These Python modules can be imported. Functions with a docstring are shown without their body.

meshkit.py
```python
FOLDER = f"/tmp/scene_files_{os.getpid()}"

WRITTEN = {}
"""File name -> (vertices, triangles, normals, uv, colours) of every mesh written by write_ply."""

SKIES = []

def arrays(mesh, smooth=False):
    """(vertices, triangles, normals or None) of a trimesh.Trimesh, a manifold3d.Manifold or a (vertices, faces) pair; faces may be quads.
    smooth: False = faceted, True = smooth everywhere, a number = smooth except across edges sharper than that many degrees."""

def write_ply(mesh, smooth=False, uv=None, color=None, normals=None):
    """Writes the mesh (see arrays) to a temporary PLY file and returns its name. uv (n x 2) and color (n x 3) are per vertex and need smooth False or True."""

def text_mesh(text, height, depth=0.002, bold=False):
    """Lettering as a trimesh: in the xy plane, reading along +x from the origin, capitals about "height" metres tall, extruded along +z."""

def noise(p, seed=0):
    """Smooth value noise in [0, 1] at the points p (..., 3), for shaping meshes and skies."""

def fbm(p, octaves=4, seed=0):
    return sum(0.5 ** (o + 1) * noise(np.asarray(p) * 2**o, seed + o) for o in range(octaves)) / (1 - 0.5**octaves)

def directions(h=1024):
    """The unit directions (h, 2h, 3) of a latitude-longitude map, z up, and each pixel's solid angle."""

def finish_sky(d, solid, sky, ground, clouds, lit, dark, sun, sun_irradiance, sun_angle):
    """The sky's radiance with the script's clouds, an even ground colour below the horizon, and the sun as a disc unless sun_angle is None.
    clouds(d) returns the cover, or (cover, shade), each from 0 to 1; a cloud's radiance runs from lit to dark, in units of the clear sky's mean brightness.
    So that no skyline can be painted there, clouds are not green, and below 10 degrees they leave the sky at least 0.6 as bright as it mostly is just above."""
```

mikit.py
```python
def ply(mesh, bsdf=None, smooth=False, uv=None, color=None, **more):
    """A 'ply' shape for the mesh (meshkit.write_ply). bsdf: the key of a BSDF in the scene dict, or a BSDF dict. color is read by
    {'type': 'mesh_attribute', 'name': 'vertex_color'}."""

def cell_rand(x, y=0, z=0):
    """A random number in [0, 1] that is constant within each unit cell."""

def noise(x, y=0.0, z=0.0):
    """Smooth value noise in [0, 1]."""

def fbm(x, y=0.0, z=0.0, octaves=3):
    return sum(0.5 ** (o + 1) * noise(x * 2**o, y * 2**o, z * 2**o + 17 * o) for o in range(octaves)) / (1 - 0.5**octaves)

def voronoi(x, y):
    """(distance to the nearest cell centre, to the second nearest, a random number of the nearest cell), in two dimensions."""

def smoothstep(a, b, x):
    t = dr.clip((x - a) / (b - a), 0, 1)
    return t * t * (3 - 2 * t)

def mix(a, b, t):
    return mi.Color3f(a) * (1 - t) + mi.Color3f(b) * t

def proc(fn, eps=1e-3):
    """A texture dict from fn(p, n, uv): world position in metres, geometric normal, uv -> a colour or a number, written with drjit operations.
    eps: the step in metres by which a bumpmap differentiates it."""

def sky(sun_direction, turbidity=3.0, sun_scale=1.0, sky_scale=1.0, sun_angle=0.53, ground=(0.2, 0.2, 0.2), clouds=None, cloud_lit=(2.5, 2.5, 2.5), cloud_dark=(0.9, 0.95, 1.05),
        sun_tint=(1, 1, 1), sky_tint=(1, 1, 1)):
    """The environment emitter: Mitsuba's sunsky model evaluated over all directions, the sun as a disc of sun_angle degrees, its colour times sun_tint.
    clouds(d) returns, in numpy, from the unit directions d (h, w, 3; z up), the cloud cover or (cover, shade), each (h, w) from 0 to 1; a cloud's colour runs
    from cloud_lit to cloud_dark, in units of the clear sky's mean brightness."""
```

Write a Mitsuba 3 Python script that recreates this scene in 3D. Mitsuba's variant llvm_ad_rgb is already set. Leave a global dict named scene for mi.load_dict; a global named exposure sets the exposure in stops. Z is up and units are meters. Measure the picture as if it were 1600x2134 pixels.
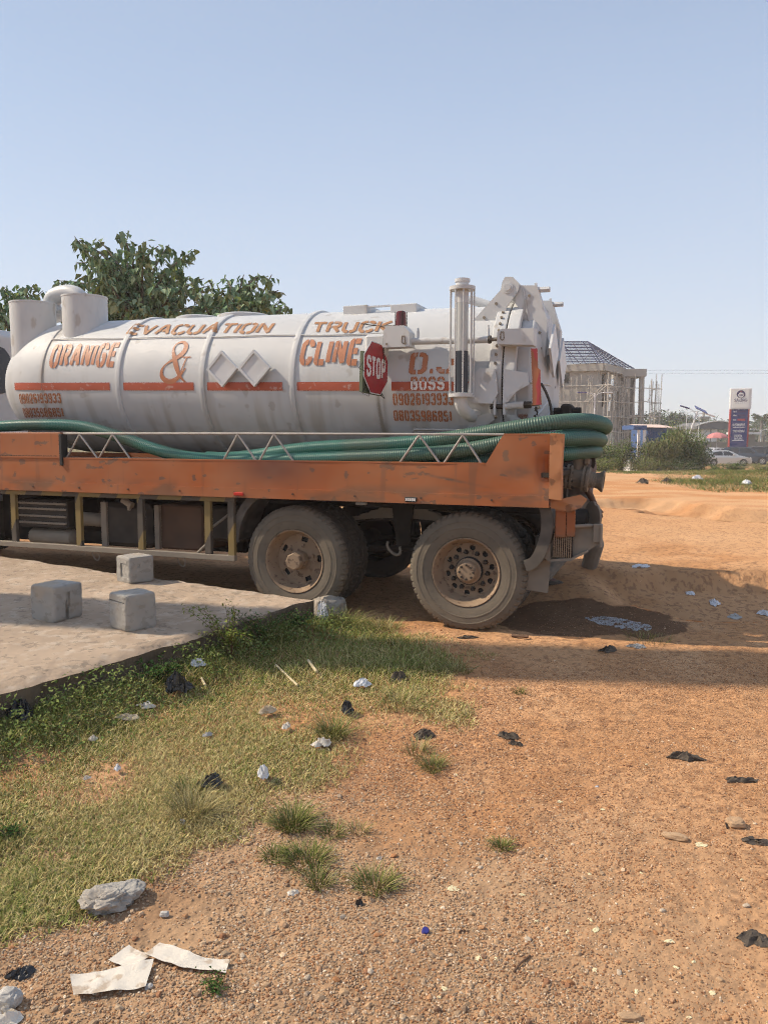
import math, random
import numpy as np, trimesh, shapely, manifold3d
import shapely.geometry as sg, shapely.affinity as sa
import drjit as dr, mitsuba as mi, mikit, meshkit
from mikit import proc, noise, fbm, cell_rand, smoothstep, mix
from scipy.spatial import cKDTree

# ------------------------------------------------------------------ camera, sky, exposure
F, HZ, CX, CY, CAMZ = 1602.0, 908.0, 800.0, 1067.0, 1.70
PITCH = math.atan((CY - HZ) / F)
CAM = np.array([0, 0, CAMZ])
FW = np.array([0, math.cos(PITCH), -math.sin(PITCH)]); RT = np.array([1.0, 0, 0]); UPV = np.cross(RT, FW)
T4 = mi.ScalarTransform4f
scene, labels = {"type": "scene"}, {}
HAZE = 0.0012
scene["camera"] = {"type": "perspective", "fov": math.degrees(2 * math.atan(800 / F)), "fov_axis": "x", "near_clip": 0.1, "far_clip": 6000.0,
                   "to_world": T4().look_at(origin=CAM.tolist(), target=(CAM + FW).tolist(), up=UPV.tolist()),
                   "film": {"type": "hdrfilm", "width": 767, "height": 1024}}
SUN_AZ, SUN_EL = math.radians(6.0), math.radians(42.0)
SUN = np.array([-math.cos(SUN_AZ) * math.cos(SUN_EL), math.sin(SUN_AZ) * math.cos(SUN_EL), math.sin(SUN_EL)])
scene["sky"] = mikit.sky(SUN.tolist(), turbidity=3.0, sun_scale=0.95, sky_scale=1.15, sun_angle=0.8, ground=(0.28, 0.2, 0.14), sun_tint=(0.94, 0.98, 1.05),
    clouds=lambda d: (0.36 + 0.44 * np.clip(1 - d[..., 2] / 0.5, 0, 1) ** 1.5 + 0.12 * (meshkit.fbm(d * [2.0, 2.0, 6.0], 4, 4) - 0.5), np.clip(1 - d[..., 2] / 0.38, 0, 1)), cloud_lit=(1.86, 2.10, 2.46), cloud_dark=(2.0, 2.08, 2.18))
exposure = 2.0
labels["sky"] = {"kind": "structure"}
rng = np.random.default_rng(7)
random.seed(7)

# ------------------------------------------------------------------ helpers
used = {}
def key_for(base):
    n = used.get(base, 0); used[base] = n + 1
    return base if n == 0 else f"{base}_{n:03d}"
def lab(key, label=None, cat=None, group=None, kind=None):
    d = labels.setdefault(key, {})
    for k, v in (("label", label), ("category", cat), ("group", group), ("kind", kind)):
        if v: d[k] = v
    return key
def add(base, mesh, mat, smooth=30, color=None, label=None, cat=None, group=None, kind=None):
    k = key_for(base)
    scene[k] = mikit.ply(mesh, mat, smooth=(smooth if color is None else (smooth if smooth in (True, False) else False)), color=color)
    if label or cat or group or kind: lab(k, label, cat, group, kind)
    return k
def thing(base, label, cat, group=None):
    k = key_for(base); lab(k, label, cat, group); return k
def TM(v, f): return trimesh.Trimesh(np.asarray(v, float), np.asarray(f), process=False)
def cat(*ms):
    ms = [m for x in ms for m in (x if isinstance(x, (list, tuple)) else [x])]
    return trimesh.util.concatenate(ms)
def bx(x0, x1, y0, y1, z0, z1, b=0.0):
    lo, hi = np.minimum([x0, y0, z0], [x1, y1, z1]), np.maximum([x0, y0, z0], [x1, y1, z1])
    if b <= 0:
        return trimesh.creation.box(bounds=[lo, hi])
    b = min(b, 0.45 * (hi - lo).min()); pts = []
    for s in np.ndindex(2, 2, 2):
        c = np.where(s, hi, lo); d = np.where(s, -b, b)
        for k in range(3):
            p = c + d; p[k] = c[k]; pts.append(p)
    m = manifold3d.Manifold.hull_points(np.array(pts)); mm = m.to_mesh()
    return TM(mm.vert_properties[:, :3], mm.tri_verts)
def mf(m):
    mm = m.to_mesh(); return TM(mm.vert_properties[:, :3], mm.tri_verts)
def hull(pts): return mf(manifold3d.Manifold.hull_points(np.array(pts, float)))
def frames(p):
    t = np.gradient(p, axis=0); t /= np.linalg.norm(t, axis=1, keepdims=True) + 1e-12
    a = np.cross(t[0], [0, 0, 1.0]); a = a if np.linalg.norm(a) > 0.1 else np.cross(t[0], [1.0, 0, 0]); A = []
    for ti in t:
        a = a - ti * (a @ ti); a /= np.linalg.norm(a); A.append(a)
    A = np.array(A); return A, np.cross(t, A)
def tube(pts, r, n=10, caps=True):
    p = np.asarray(pts, float); A, B = frames(p); r = np.broadcast_to(r, (len(p),))
    an = np.arange(n) * 2 * math.pi / n
    v = (p[:, None] + r[:, None, None] * (np.cos(an)[None, :, None] * A[:, None] + np.sin(an)[None, :, None] * B[:, None])).reshape(-1, 3)
    i, j = np.meshgrid(np.arange(len(p) - 1), np.arange(n), indexing="ij"); i, j = i.ravel(), j.ravel()
    q = np.stack([i * n + j, i * n + (j + 1) % n, (i + 1) * n + (j + 1) % n, (i + 1) * n + j], -1)
    f = np.vstack([q[:, [0, 1, 2]], q[:, [0, 2, 3]]])
    if caps:
        k = len(v); v = np.vstack([v, p[0], p[-1]]); e = (len(p) - 1) * n; jj = np.arange(n)
        f = np.vstack([f, np.stack([np.full(n, k), (jj + 1) % n, jj], -1), np.stack([np.full(n, k + 1), e + jj, e + (jj + 1) % n], -1)])
    return TM(v, f)
def spline(pts, n):
    from scipy.interpolate import PchipInterpolator, CubicSpline
    p = np.asarray(pts, float); s = np.r_[0, np.cumsum(np.linalg.norm(np.diff(p, axis=0), axis=1))]
    return CubicSpline(s, p)(np.linspace(0, s[-1], n)), s[-1]
def lathe(prof, n=48, axis="z", mod=None):
    """prof: (radius, height) rows, around axis z or y"""
    pr = np.asarray(prof, float); an = np.arange(n) * 2 * math.pi / n
    r = np.repeat(pr[:, 0][:, None], n, 1)
    if mod is not None: r = r + mod(np.arange(len(pr))[:, None], an[None, :])
    h = np.repeat(pr[:, 1][:, None], n, 1)
    v = np.stack([r * np.cos(an), r * np.sin(an), h], -1).reshape(-1, 3)
    if axis == "y": v = v[:, [0, 2, 1]]
    if axis == "x": v = v[:, [2, 0, 1]]
    i, j = np.meshgrid(np.arange(len(pr) - 1), np.arange(n), indexing="ij"); i, j = i.ravel(), j.ravel()
    q = np.stack([i * n + j, i * n + (j + 1) % n, (i + 1) * n + (j + 1) % n, (i + 1) * n + j], -1)
    if axis == "y": q = q[:, ::-1]
    return TM(v, np.vstack([q[:, [0, 1, 2]], q[:, [0, 2, 3]]]))
def prism(poly, d, y0, y1=None):
    """polygon in (x, z), extruded along y from y0 to y0+d"""
    if not isinstance(poly, sg.Polygon): poly = sg.Polygon(poly)
    m = trimesh.creation.extrude_polygon(poly.buffer(0), d, engine="earcut")
    v = m.vertices[:, [0, 2, 1]].copy(); v[:, 1] += y0
    return TM(v, m.faces[:, ::-1])
def ray(x, y):
    d = FW * F + RT * (x - CX) - UPV * (y - CY); return d / np.linalg.norm(d)
def G(x, y, z=0.0):
    d = ray(x, y); return CAM + d * ((z - CAMZ) / d[2])
def at(x, y, depth):
    d = ray(x, y); return CAM + d * (depth / d[1])
def rotz(m, a, c=(0, 0, 0)):
    v = np.asarray(m.vertices) - c; ca, s = math.cos(a), math.sin(a)
    return TM(np.stack([v[:, 0] * ca - v[:, 1] * s, v[:, 0] * s + v[:, 1] * ca, v[:, 2]], -1) + c, m.faces)
def xf(m, M, t):
    return TM(np.asarray(m.vertices) @ np.asarray(M).T + t, m.faces)

# ------------------------------------------------------------------ materials
def PB(name, color, rough=0.7, metallic=0.0, spec=0.4, two=True, **k):
    b = {"type": "principled", "base_color": color if isinstance(color, dict) else {"type": "rgb", "value": list(color)}, "roughness": rough, "metallic": metallic, "specular": spec, **k}
    scene[name] = {"type": "twosided", "bsdf": b} if two else b
    return name
def BUMP(name, color, fn, scale, rough=0.8, eps=2e-3, spec=0.3):
    scene[name] = {"type": "twosided", "bsdf": {"type": "bumpmap", "arbitrary": proc(fn, eps), "scale": scale,
                   "bsdf": {"type": "principled", "base_color": color if isinstance(color, dict) else {"type": "rgb", "value": list(color)}, "roughness": rough, "specular": spec}}}
    return name
VC = {"type": "mesh_attribute", "name": "vertex_color"}
TH = math.radians(21.0)
DV = np.array([math.cos(TH), -math.sin(TH), 0]); IV = np.array([math.sin(TH), math.cos(TH), 0])
O = G(975, 1316); O[2] = 0
Ox, Oy = float(O[0]), float(O[1]); cT, sT = math.cos(TH), math.sin(TH)
def L(m):
    v = np.asarray(m.vertices)
    return TM(O + v[:, :1] * DV + v[:, 1:2] * IV + v[:, 2:] * [0, 0, 1.0], m.faces)
def LP(u, y, z): return O + u * DV + y * IV + np.array([0, 0, z])
def uloc(p): return (p.x - Ox) * cT - (p.y - Oy) * sT, (p.x - Ox) * sT + (p.y - Oy) * cT

def f_white(p, n, uv):
    u, y = uloc(p)
    streak = smoothstep(0.5, 0.8, fbm(u * 9, p.z * 0.7, y * 2, 4)) * smoothstep(2.75, 1.6, p.z)
    spots = smoothstep(0.7, 0.78, fbm(u * 7 + 3, p.z * 7, y * 7, 3))
    c = mix((0.50, 0.51, 0.515), (0.44, 0.45, 0.455), fbm(u * 2.5, p.z * 2.5, y * 2.5, 3))
    c = mix(c, (0.30, 0.27, 0.22), streak * 0.55)
    c = mix(c, (0.26, 0.23, 0.19), spots * 0.38)
    near_seam = dr.exp(-dr.square((u + 0.98) / 0.05)) * smoothstep(2.3, 1.9, p.z) * fbm(u * 30, p.z * 3, 0, 2)
    c = mix(c, (0.16, 0.14, 0.11), dr.clip(near_seam * 1.3, 0, 0.8))
    seam2 = dr.exp(-dr.square((u + 5.06) / 0.035)) * (0.3 + 0.5 * noise(u * 20, p.z * 12, 0))
    c = mix(c, (0.28, 0.22, 0.15), dr.clip(seam2, 0, 0.75))
    return mix(c, (0.30, 0.26, 0.21), smoothstep(0.45, 0.75, fbm(u * 5 + 2, p.z * 4, y * 3, 4)) * smoothstep(2.15, 1.55, p.z) * 0.55)
PB("tank_white", proc(f_white), 0.55, spec=0.35)
def f_white2(p, n, uv):
    c = mix((0.52, 0.53, 0.53), (0.45, 0.455, 0.455), fbm(p.x * 5, p.y * 5, p.z * 5, 3))
    d = smoothstep(0.60, 0.75, fbm(p.x * 11, p.y * 11, p.z * 5 + 9, 4))
    return mix(c, (0.30, 0.25, 0.19), d * 0.5)
PB("fitting_white", proc(f_white2), 0.45)
def f_letter(base):
    def fn(p, n, uv):
        w = smoothstep(0.62, 0.78, fbm(p.x * 24, p.y * 24, p.z * 24, 3))
        return mix(mix(base, tuple(0.8 * c for c in base), fbm(p.x * 6, p.y * 6, p.z * 6, 2)), (0.55, 0.5, 0.45), w * 0.35)
    return fn
PB("letter_orange", proc(f_letter((0.40, 0.150, 0.070))), 0.5)
PB("letter_tan", proc(f_letter((0.38, 0.195, 0.095))), 0.5)
PB("letter_white", (0.62, 0.60, 0.57), 0.5)
PB("stripe_red", proc(f_letter((0.42, 0.095, 0.05))), 0.5)
def f_orange(p, n, uv):
    u, y = uloc(p)
    c = mix((0.36, 0.100, 0.024), (0.25, 0.067, 0.020), fbm(u * 1.6, y * 3, p.z * 3, 4))
    scr = smoothstep(0.72, 0.76, fbm(u * 4.5 + p.z * 2, p.z * 26 - u * 3, y * 5, 4)) * smoothstep(-1.2, -0.1, u)
    chips = smoothstep(0.70, 0.73, fbm(u * 9, p.z * 16, y * 9 + 4, 4))
    dark = dr.exp(-dr.square((u + 1.85) / 0.42) - dr.square((p.z - 1.40) / 0.16))
    rub = dr.exp(-dr.square((u - 0.42) / 0.14) - dr.square((p.z - 1.40) / 0.05)) + dr.exp(-dr.square((u + 0.15) / 0.25) - dr.square((p.z - 1.33 + 0.18 * (u + 0.15)) / 0.012))
    c = mix(c, (0.10, 0.055, 0.04), dr.clip(scr + chips * 0.8, 0, 0.85))
    c = mix(c, (0.11, 0.04, 0.03), dark * 0.85)
    c = mix(c, (0.08, 0.05, 0.04), dr.clip(rub * 0.7 * (0.4 + fbm(u * 30, p.z * 30, 0, 2)), 0, 0.75))
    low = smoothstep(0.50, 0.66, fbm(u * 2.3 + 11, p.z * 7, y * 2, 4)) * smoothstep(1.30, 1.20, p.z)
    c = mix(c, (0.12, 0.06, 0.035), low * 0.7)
    runs = smoothstep(0.60, 0.74, fbm(u * 16, p.z * 1.2, y * 4, 3))
    c = mix(c, (0.14, 0.055, 0.03), runs * 0.5)
    dust = fbm(u * 3 + 7, p.z * 4, y * 3, 3)
    return mix(c, (0.36, 0.24, 0.15), dr.clip(dust * 0.5 - 0.1, 0, 0.35))
PB("orange_paint", proc(f_orange), 0.6, spec=0.3)
PB("orange_dusty", proc(lambda p, n, uv: mix(mix((0.42, 0.19, 0.09), (0.36, 0.15, 0.06), fbm(p.x * 6, p.y * 6, p.z * 4, 3)), (0.14, 0.07, 0.04), smoothstep(0.66, 0.72, fbm(p.x * 14, p.y * 14, p.z * 9, 3)) * 0.6)), 0.7)
def f_tyre(p, n, uv):
    c = mix((0.12, 0.102, 0.080), (0.18, 0.15, 0.115), fbm(p.x * 7, p.y * 7, p.z * 7, 4))
    u, y = uloc(p)
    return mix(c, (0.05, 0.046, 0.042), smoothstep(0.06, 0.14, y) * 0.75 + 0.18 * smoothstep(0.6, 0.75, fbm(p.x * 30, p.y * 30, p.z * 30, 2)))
PB("tyre_rubber", proc(f_tyre), 0.9, spec=0.15)
PB("rim_paint", proc(lambda p, n, uv: mix(mix((0.23, 0.16, 0.105), (0.30, 0.215, 0.145), fbm(p.x * 10, p.y * 10, p.z * 10, 3)), (0.07, 0.045, 0.03), smoothstep(0.6, 0.72, fbm(p.x * 28, p.y * 28, p.z * 28, 3)) * 0.6)), 0.75, spec=0.25)
def f_grime(a, b, sc=6):
    return lambda p, n, uv: mix(a, b, fbm(p.x * sc, p.y * sc, p.z * sc, 4))
PB("grimy_steel", proc(f_grime((0.018, 0.016, 0.014), (0.058, 0.046, 0.036), 7)), 0.8)
PB("dusty_steel", proc(f_grime((0.17, 0.15, 0.125), (0.26, 0.215, 0.165), 9)), 0.7)
PB("black_paint", (0.03, 0.028, 0.026), 0.7)
PB("rust_brown", proc(f_grime((0.06, 0.038, 0.027), (0.12, 0.066, 0.04), 6)), 0.8)
PB("rubber_black", proc(f_grime((0.045, 0.042, 0.04), (0.13, 0.11, 0.09), 12)), 0.8)
PB("rail_steel", proc(f_grime((0.25, 0.23, 0.21), (0.42, 0.39, 0.36), 14)), 0.5, metallic=0.3)
def f_hazard(p, n, uv):
    u, y = uloc(p)
    s = (u - p.z * 0.55) * 2.0
    on = smoothstep(0.0, 0.03, s - dr.floor(s) - 0.42)
    c = mix((0.035, 0.033, 0.03), (0.22, 0.15, 0.03), on)
    return mix(c, (0.15, 0.12, 0.09), 0.25 + 0.3 * fbm(u * 9, p.z * 9, 0, 3))
PB("hazard_paint", proc(f_hazard), 0.7)
PB("hose_pvc", VC, 0.42, spec=0.5)
PB("sign_red", proc(lambda p, n, uv: mix((0.36, 0.035, 0.04), (0.27, 0.03, 0.035), fbm(p.x * 14, p.y * 14, p.z * 14, 3))), 0.4)
PB("sign_white", (0.62, 0.60, 0.58), 0.45)
PB("board_green", (0.10, 0.12, 0.08), 0.8)
PB("beacon_glass", (0.10, 0.012, 0.012), 0.12, spec=0.6)
PB("lamp_red", (0.45, 0.03, 0.02), 0.25)
PB("plate_grey", proc(f_grime((0.48, 0.49, 0.50), (0.58, 0.585, 0.59), 8)), 0.4)
PB("gauge_glass", (0.42, 0.43, 0.42), 0.15, spec=0.6)
PB("gauge_dark", (0.035, 0.04, 0.05), 0.25)
PB("rod_chrome", (0.55, 0.55, 0.54), 0.35, metallic=0.6)
scene["vertex_matte"] = {"type": "twosided", "bsdf": {"type": "diffuse", "reflectance": VC}}
scene["leaf_thin"] = {"type": "principledthin", "base_color": VC, "roughness": 0.45, "diff_trans": 0.7, "spec_trans": 0.0}
PB("bark", proc(f_grime((0.10, 0.085, 0.07), (0.20, 0.17, 0.14), 15)), 0.9)

# ------------------------------------------------------------------ ground
def sm(a, b, x):
    t = np.clip((x - a) / (b - a), 0, 1); return t * t * (3 - 2 * t)
def nz(x, y, f, o=3, seed=0):
    return meshkit.fbm(np.stack([np.asarray(x) * f, np.asarray(y) * f, np.zeros_like(np.asarray(x, float))], -1), o, seed)
PIT = G(1470, 1255)[:2]; GUL = [G(1330, 1060)[:2], G(1450, 1085)[:2], G(1590, 1100)[:2], G(1750, 1110)[:2]]
def seg_dist(x, y, pts):
    d = np.full(np.shape(x), 1e9)
    for a, b in zip(pts[:-1], pts[1:]):
        ab = b - a; t = np.clip(((x - a[0]) * ab[0] + (y - a[1]) * ab[1]) / (ab @ ab), 0, 1)
        d = np.minimum(d, np.hypot(x - a[0] - t * ab[0], y - a[1] - t * ab[1]))
    return d
SLAB_EDGE = [np.array([-4.09, 0.86]), np.array([-2.13, 4.16]), np.array([-0.75, 6.50])]
def height(x, y):
    x = np.asarray(x, float); y = np.asarray(y, float)
    z = -1.15 * sm(34, 58, y) + 1.0 * sm(95, 150, y)
    near = sm(24, 12, y)
    u = (x - O[0]) * cT - (y - O[1]) * sT; v = (x - O[0]) * sT + (y - O[1]) * cT
    keep = 1 - sm(1.2, 0.2, np.abs(v - 0.6)) * sm(1.2, 0.6, u) * 0.9
    z = z + (nz(x, y, 0.9, 3, 3) - 0.5) * 0.07 * near * keep + (nz(x, y, 5, 3, 5) - 0.5) * 0.022 * sm(14, 6, y) + (nz(x, y, 0.25, 4, 8) - 0.5) * 0.20 * sm(10, 22, y) * sm(60, 30, y)
    z = z + 0.24 * sm(7.0, 8.8, y) * sm(1.1, 2.4, x) * sm(26, 12, y)
    z = z + 0.10 * sm(0.55, 0.02, seg_dist(x, y, SLAB_EDGE))
    w = nz(x, y, 1.3, 3, 11) - 0.5
    d = np.hypot((x - PIT[0] - 0.4) / 1.5, (y - PIT[1]) / 0.75) + w * 0.9
    z = z - 0.16 * sm(1.1, 0.75, d)
    g = seg_dist(x, y, GUL) + w * 1.8
    z = z - 0.26 * sm(1.7, 0.9, g)
    return z
def zh(x, y): return float(height(np.array([x]), np.array([y]))[0])
def GG(px, py):
    p = G(px, py)
    for _ in range(6): p = G(px, py, zh(p[0], p[1]))
    return p

LAWN = sg.Polygon([G(x, y)[:2] for x, y in [(640, 1283), (770, 1292), (900, 1330), (985, 1365), (990, 1440), (930, 1500), (830, 1530), (750, 1570), (690, 1640), (600, 1672), (470, 1690), (430, 1740), (330, 1800), (225, 1850), (150, 1930), (60, 1985), (-150, 2030), (-700, 2000), (-1000, 1560), (-250, 1500), (0, 1450)]])
def poly_sd(poly, x, y):
    """signed distance, positive inside"""
    p = shapely.points(np.asarray(x).ravel(), np.asarray(y).ravel()); d = shapely.distance(p, poly.exterior)
    return (np.where(shapely.contains(poly, p), d, -d)).reshape(np.shape(x))
WET = G(1215, 1295)[:2]

def axis_pts(lo, hi, near, far, step):
    a = [near]
    s = step
    while a[-1] < hi: a.append(a[-1] + s); s *= 1.045 if a[-1] > far else 1.0
    b = [near]; s = step
    while b[-1] > lo: b.append(b[-1] - s); s *= 1.045 if b[-1] < -far else 1.0
    return np.array(sorted(set(b + a)))
gy = [1.2]; st = 0.05
while gy[-1] < 2500: gy.append(gy[-1] + st); st = max(0.05, gy[-1] * 0.0125) if gy[-1] < 60 else gy[-1] * 0.05
gy = np.array([-400, -60, -20, -8, -3, -1, 0, 0.7] + gy)
gxh = [0.0]
while gxh[-1] < 2500: gxh.append(gxh[-1] + (0.06 if gxh[-1] < 5 else 0.06 + (gxh[-1] - 5) * 0.035))
gx = np.array(sorted(set([-a for a in gxh] + gxh)))
XX, YY = np.meshgrid(gx, gy)
ZZ = height(XX, YY)
nx_, ny_ = len(gx), len(gy)
ii, jj = np.meshgrid(np.arange(ny_ - 1), np.arange(nx_ - 1), indexing="ij"); ii, jj = ii.ravel(), jj.ravel()
GF = np.stack([ii * nx_ + jj, ii * nx_ + jj + 1, (ii + 1) * nx_ + jj + 1, (ii + 1) * nx_ + jj], -1)
GV = np.stack([XX, YY, ZZ], -1).reshape(-1, 3)
# base colour masks that are the soil's own: turf soil under the lawn, grey gravel at the lower left, wet stain
lw = poly_sd(LAWN, GV[:, 0], GV[:, 1])
wx, wy = float(WET[0]), float(WET[1])
GR = G(480, 1950)[:2]; grx, gry = float(GR[0]), float(GR[1])
lawn_m = sm(-0.10, 0.12, lw + (nz(GV[:, 0], GV[:, 1], 4, 3, 2) - 0.5) * 0.5)
def f_ground(p, n, uv):
    x, y = p.x, p.y
    big = fbm(x * 0.35 + 3, y * 0.35, 0, 4)
    med = fbm(x * 2.2, y * 2.2, 0, 4)
    fine = fbm(x * 28, y * 28, 0, 3)
    c = mix((0.45, 0.255, 0.132), (0.39, 0.205, 0.098), smoothstep(0.35, 0.65, med))
    c = mix(c, (0.47, 0.285, 0.155), smoothstep(0.45, 0.75, big) * 0.7)
    c = mix(c, (0.20, 0.105, 0.058), smoothstep(0.50, 0.75, fine) * 0.6)
    grey = smoothstep(1.8, 0.4, dr.sqrt(dr.square((x - grx) * 0.9) + dr.square(y - gry)) + (med - 0.5) * 1.6)
    c = mix(c, mix((0.38, 0.25, 0.15), (0.29, 0.185, 0.11), smoothstep(0.35, 0.7, med)), grey * 0.8)
    far = smoothstep(9, 20, y)
    c = mix(c, mix((0.46, 0.275, 0.148), (0.40, 0.195, 0.085), smoothstep(0.38, 0.62, fbm(x * 0.5, y * 1.1, 3, 4))), far * 0.85)
    wd = dr.sqrt(dr.square((x - wx) / 0.95) + dr.square((y - wy) / 0.62)) + (fbm(x * 2.5, y * 2.5, 5, 4) - 0.5) * 0.75
    c = mix(c, (0.075, 0.042, 0.026), smoothstep(1.04, 0.97, wd) * 0.8)
    turf = smoothstep(60, 78, y + (fbm(x * 0.05, y * 0.05, 0, 3) - 0.5) * 30)
    c = mix(c, mix((0.13, 0.115, 0.05), (0.22, 0.17, 0.09), big), turf)
    return c
scene["ground_soil"] = {"type": "twosided", "bsdf": {"type": "bumpmap", "arbitrary": proc(lambda p, n, uv: fbm(p.x * 45, p.y * 45, 0, 3) + 2.2 * fbm(p.x * 9, p.y * 9, 2, 2), 3e-3), "scale": 0.010,
    "bsdf": {"type": "principled", "base_color": proc(f_ground), "roughness": 0.95, "specular": 0.1}}}
add("ground", TM(GV, np.vstack([GF[:, [0, 1, 2]], GF[:, [0, 2, 3]]])), "ground_soil", smooth=True, kind="structure")

# concrete slab, tilted a little: plane through three points
SP = np.array([[-0.62, 6.70, 0.25], [-4.33, 8.60, 0.36], [-2.13, 4.16, 0.29]])
sn = np.cross(SP[1] - SP[0], SP[2] - SP[0]); sn /= sn[2]
def slab_z(x, y): return SP[0][2] - (sn[0] * (x - SP[0][0]) + sn[1] * (y - SP[0][1]))
def GS(px, py):
    p = G(px, py, 0.28)
    for _ in range(8): p = G(px, py, slab_z(p[0], p[1]))
    return p
def slab_mesh():
    front = [np.array(q) for q in (SP[2][:2] + (SP[2][:2] - SP[0][:2]) * 1.3, SP[2][:2], SP[0][:2])]
    back = [SP[0][:2], SP[1][:2], SP[1][:2] + (SP[1][:2] - SP[0][:2]) * 1.0]
    n = 170; top = []
    def along(pts, n):
        pts = np.array(pts); s = np.r_[0, np.cumsum(np.linalg.norm(np.diff(pts, axis=0), axis=1))]; t = np.linspace(0, s[-1], n)
        return np.stack([np.interp(t, s, pts[:, k]) for k in (0, 1)], -1)
    a = along(front, n)[::-1]; b = along(back, n)
    a += (nz(a[:, 0], a[:, 1], 6, 3, 4)[:, None] - 0.5) * 0.10 * np.array([0.6, -0.5]) * sm(0, 8, np.arange(n))[:, None]
    b += (nz(b[:, 0], b[:, 1], 5, 3, 6)[:, None] - 0.5) * 0.09 * np.array([0.3, 0.8]) * sm(0, 8, np.arange(n))[:, None]
    m = 40; rows = []
    w = np.linspace(0, 1, m)
    V = a[:, None] * (1 - w)[None, :, None] + b[:, None] * w[None, :, None]
    Z = slab_z(V[..., 0], V[..., 1]) + (nz(V[..., 0], V[..., 1], 5, 4, 9) - 0.5) * 0.03
    edge = np.minimum(np.arange(m), np.arange(m)[::-1])[None, :]
    Z = Z - 0.03 * (edge == 0)
    top = np.concatenate([V, Z[..., None]], -1)
    grid = [top[:, 0] * [1, 1, 0] + [[0.03, -0.05, -0.3]], top[:, 0] - [0, 0, 0.10] + (meshkit.fbm(top[:, 0] * 9, 3, 2)[:, None] - 0.6) * [0.16, -0.10, 0.05]] + [top[:, k] for k in range(m)] + [top[:, -1] * [1, 1, 0] + [[0, 0, -0.3]]]
    grid = np.stack(grid, 1); k = grid.shape[1]
    i, j = np.meshgrid(np.arange(n - 1), np.arange(k - 1), indexing="ij"); i, j = i.ravel(), j.ravel()
    q = np.stack([i * k + j, (i + 1) * k + j, (i + 1) * k + j + 1, i * k + j + 1], -1)[:, ::-1]
    return TM(grid.reshape(-1, 3), np.vstack([q[:, [0, 1, 2]], q[:, [0, 2, 3]]]))
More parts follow.
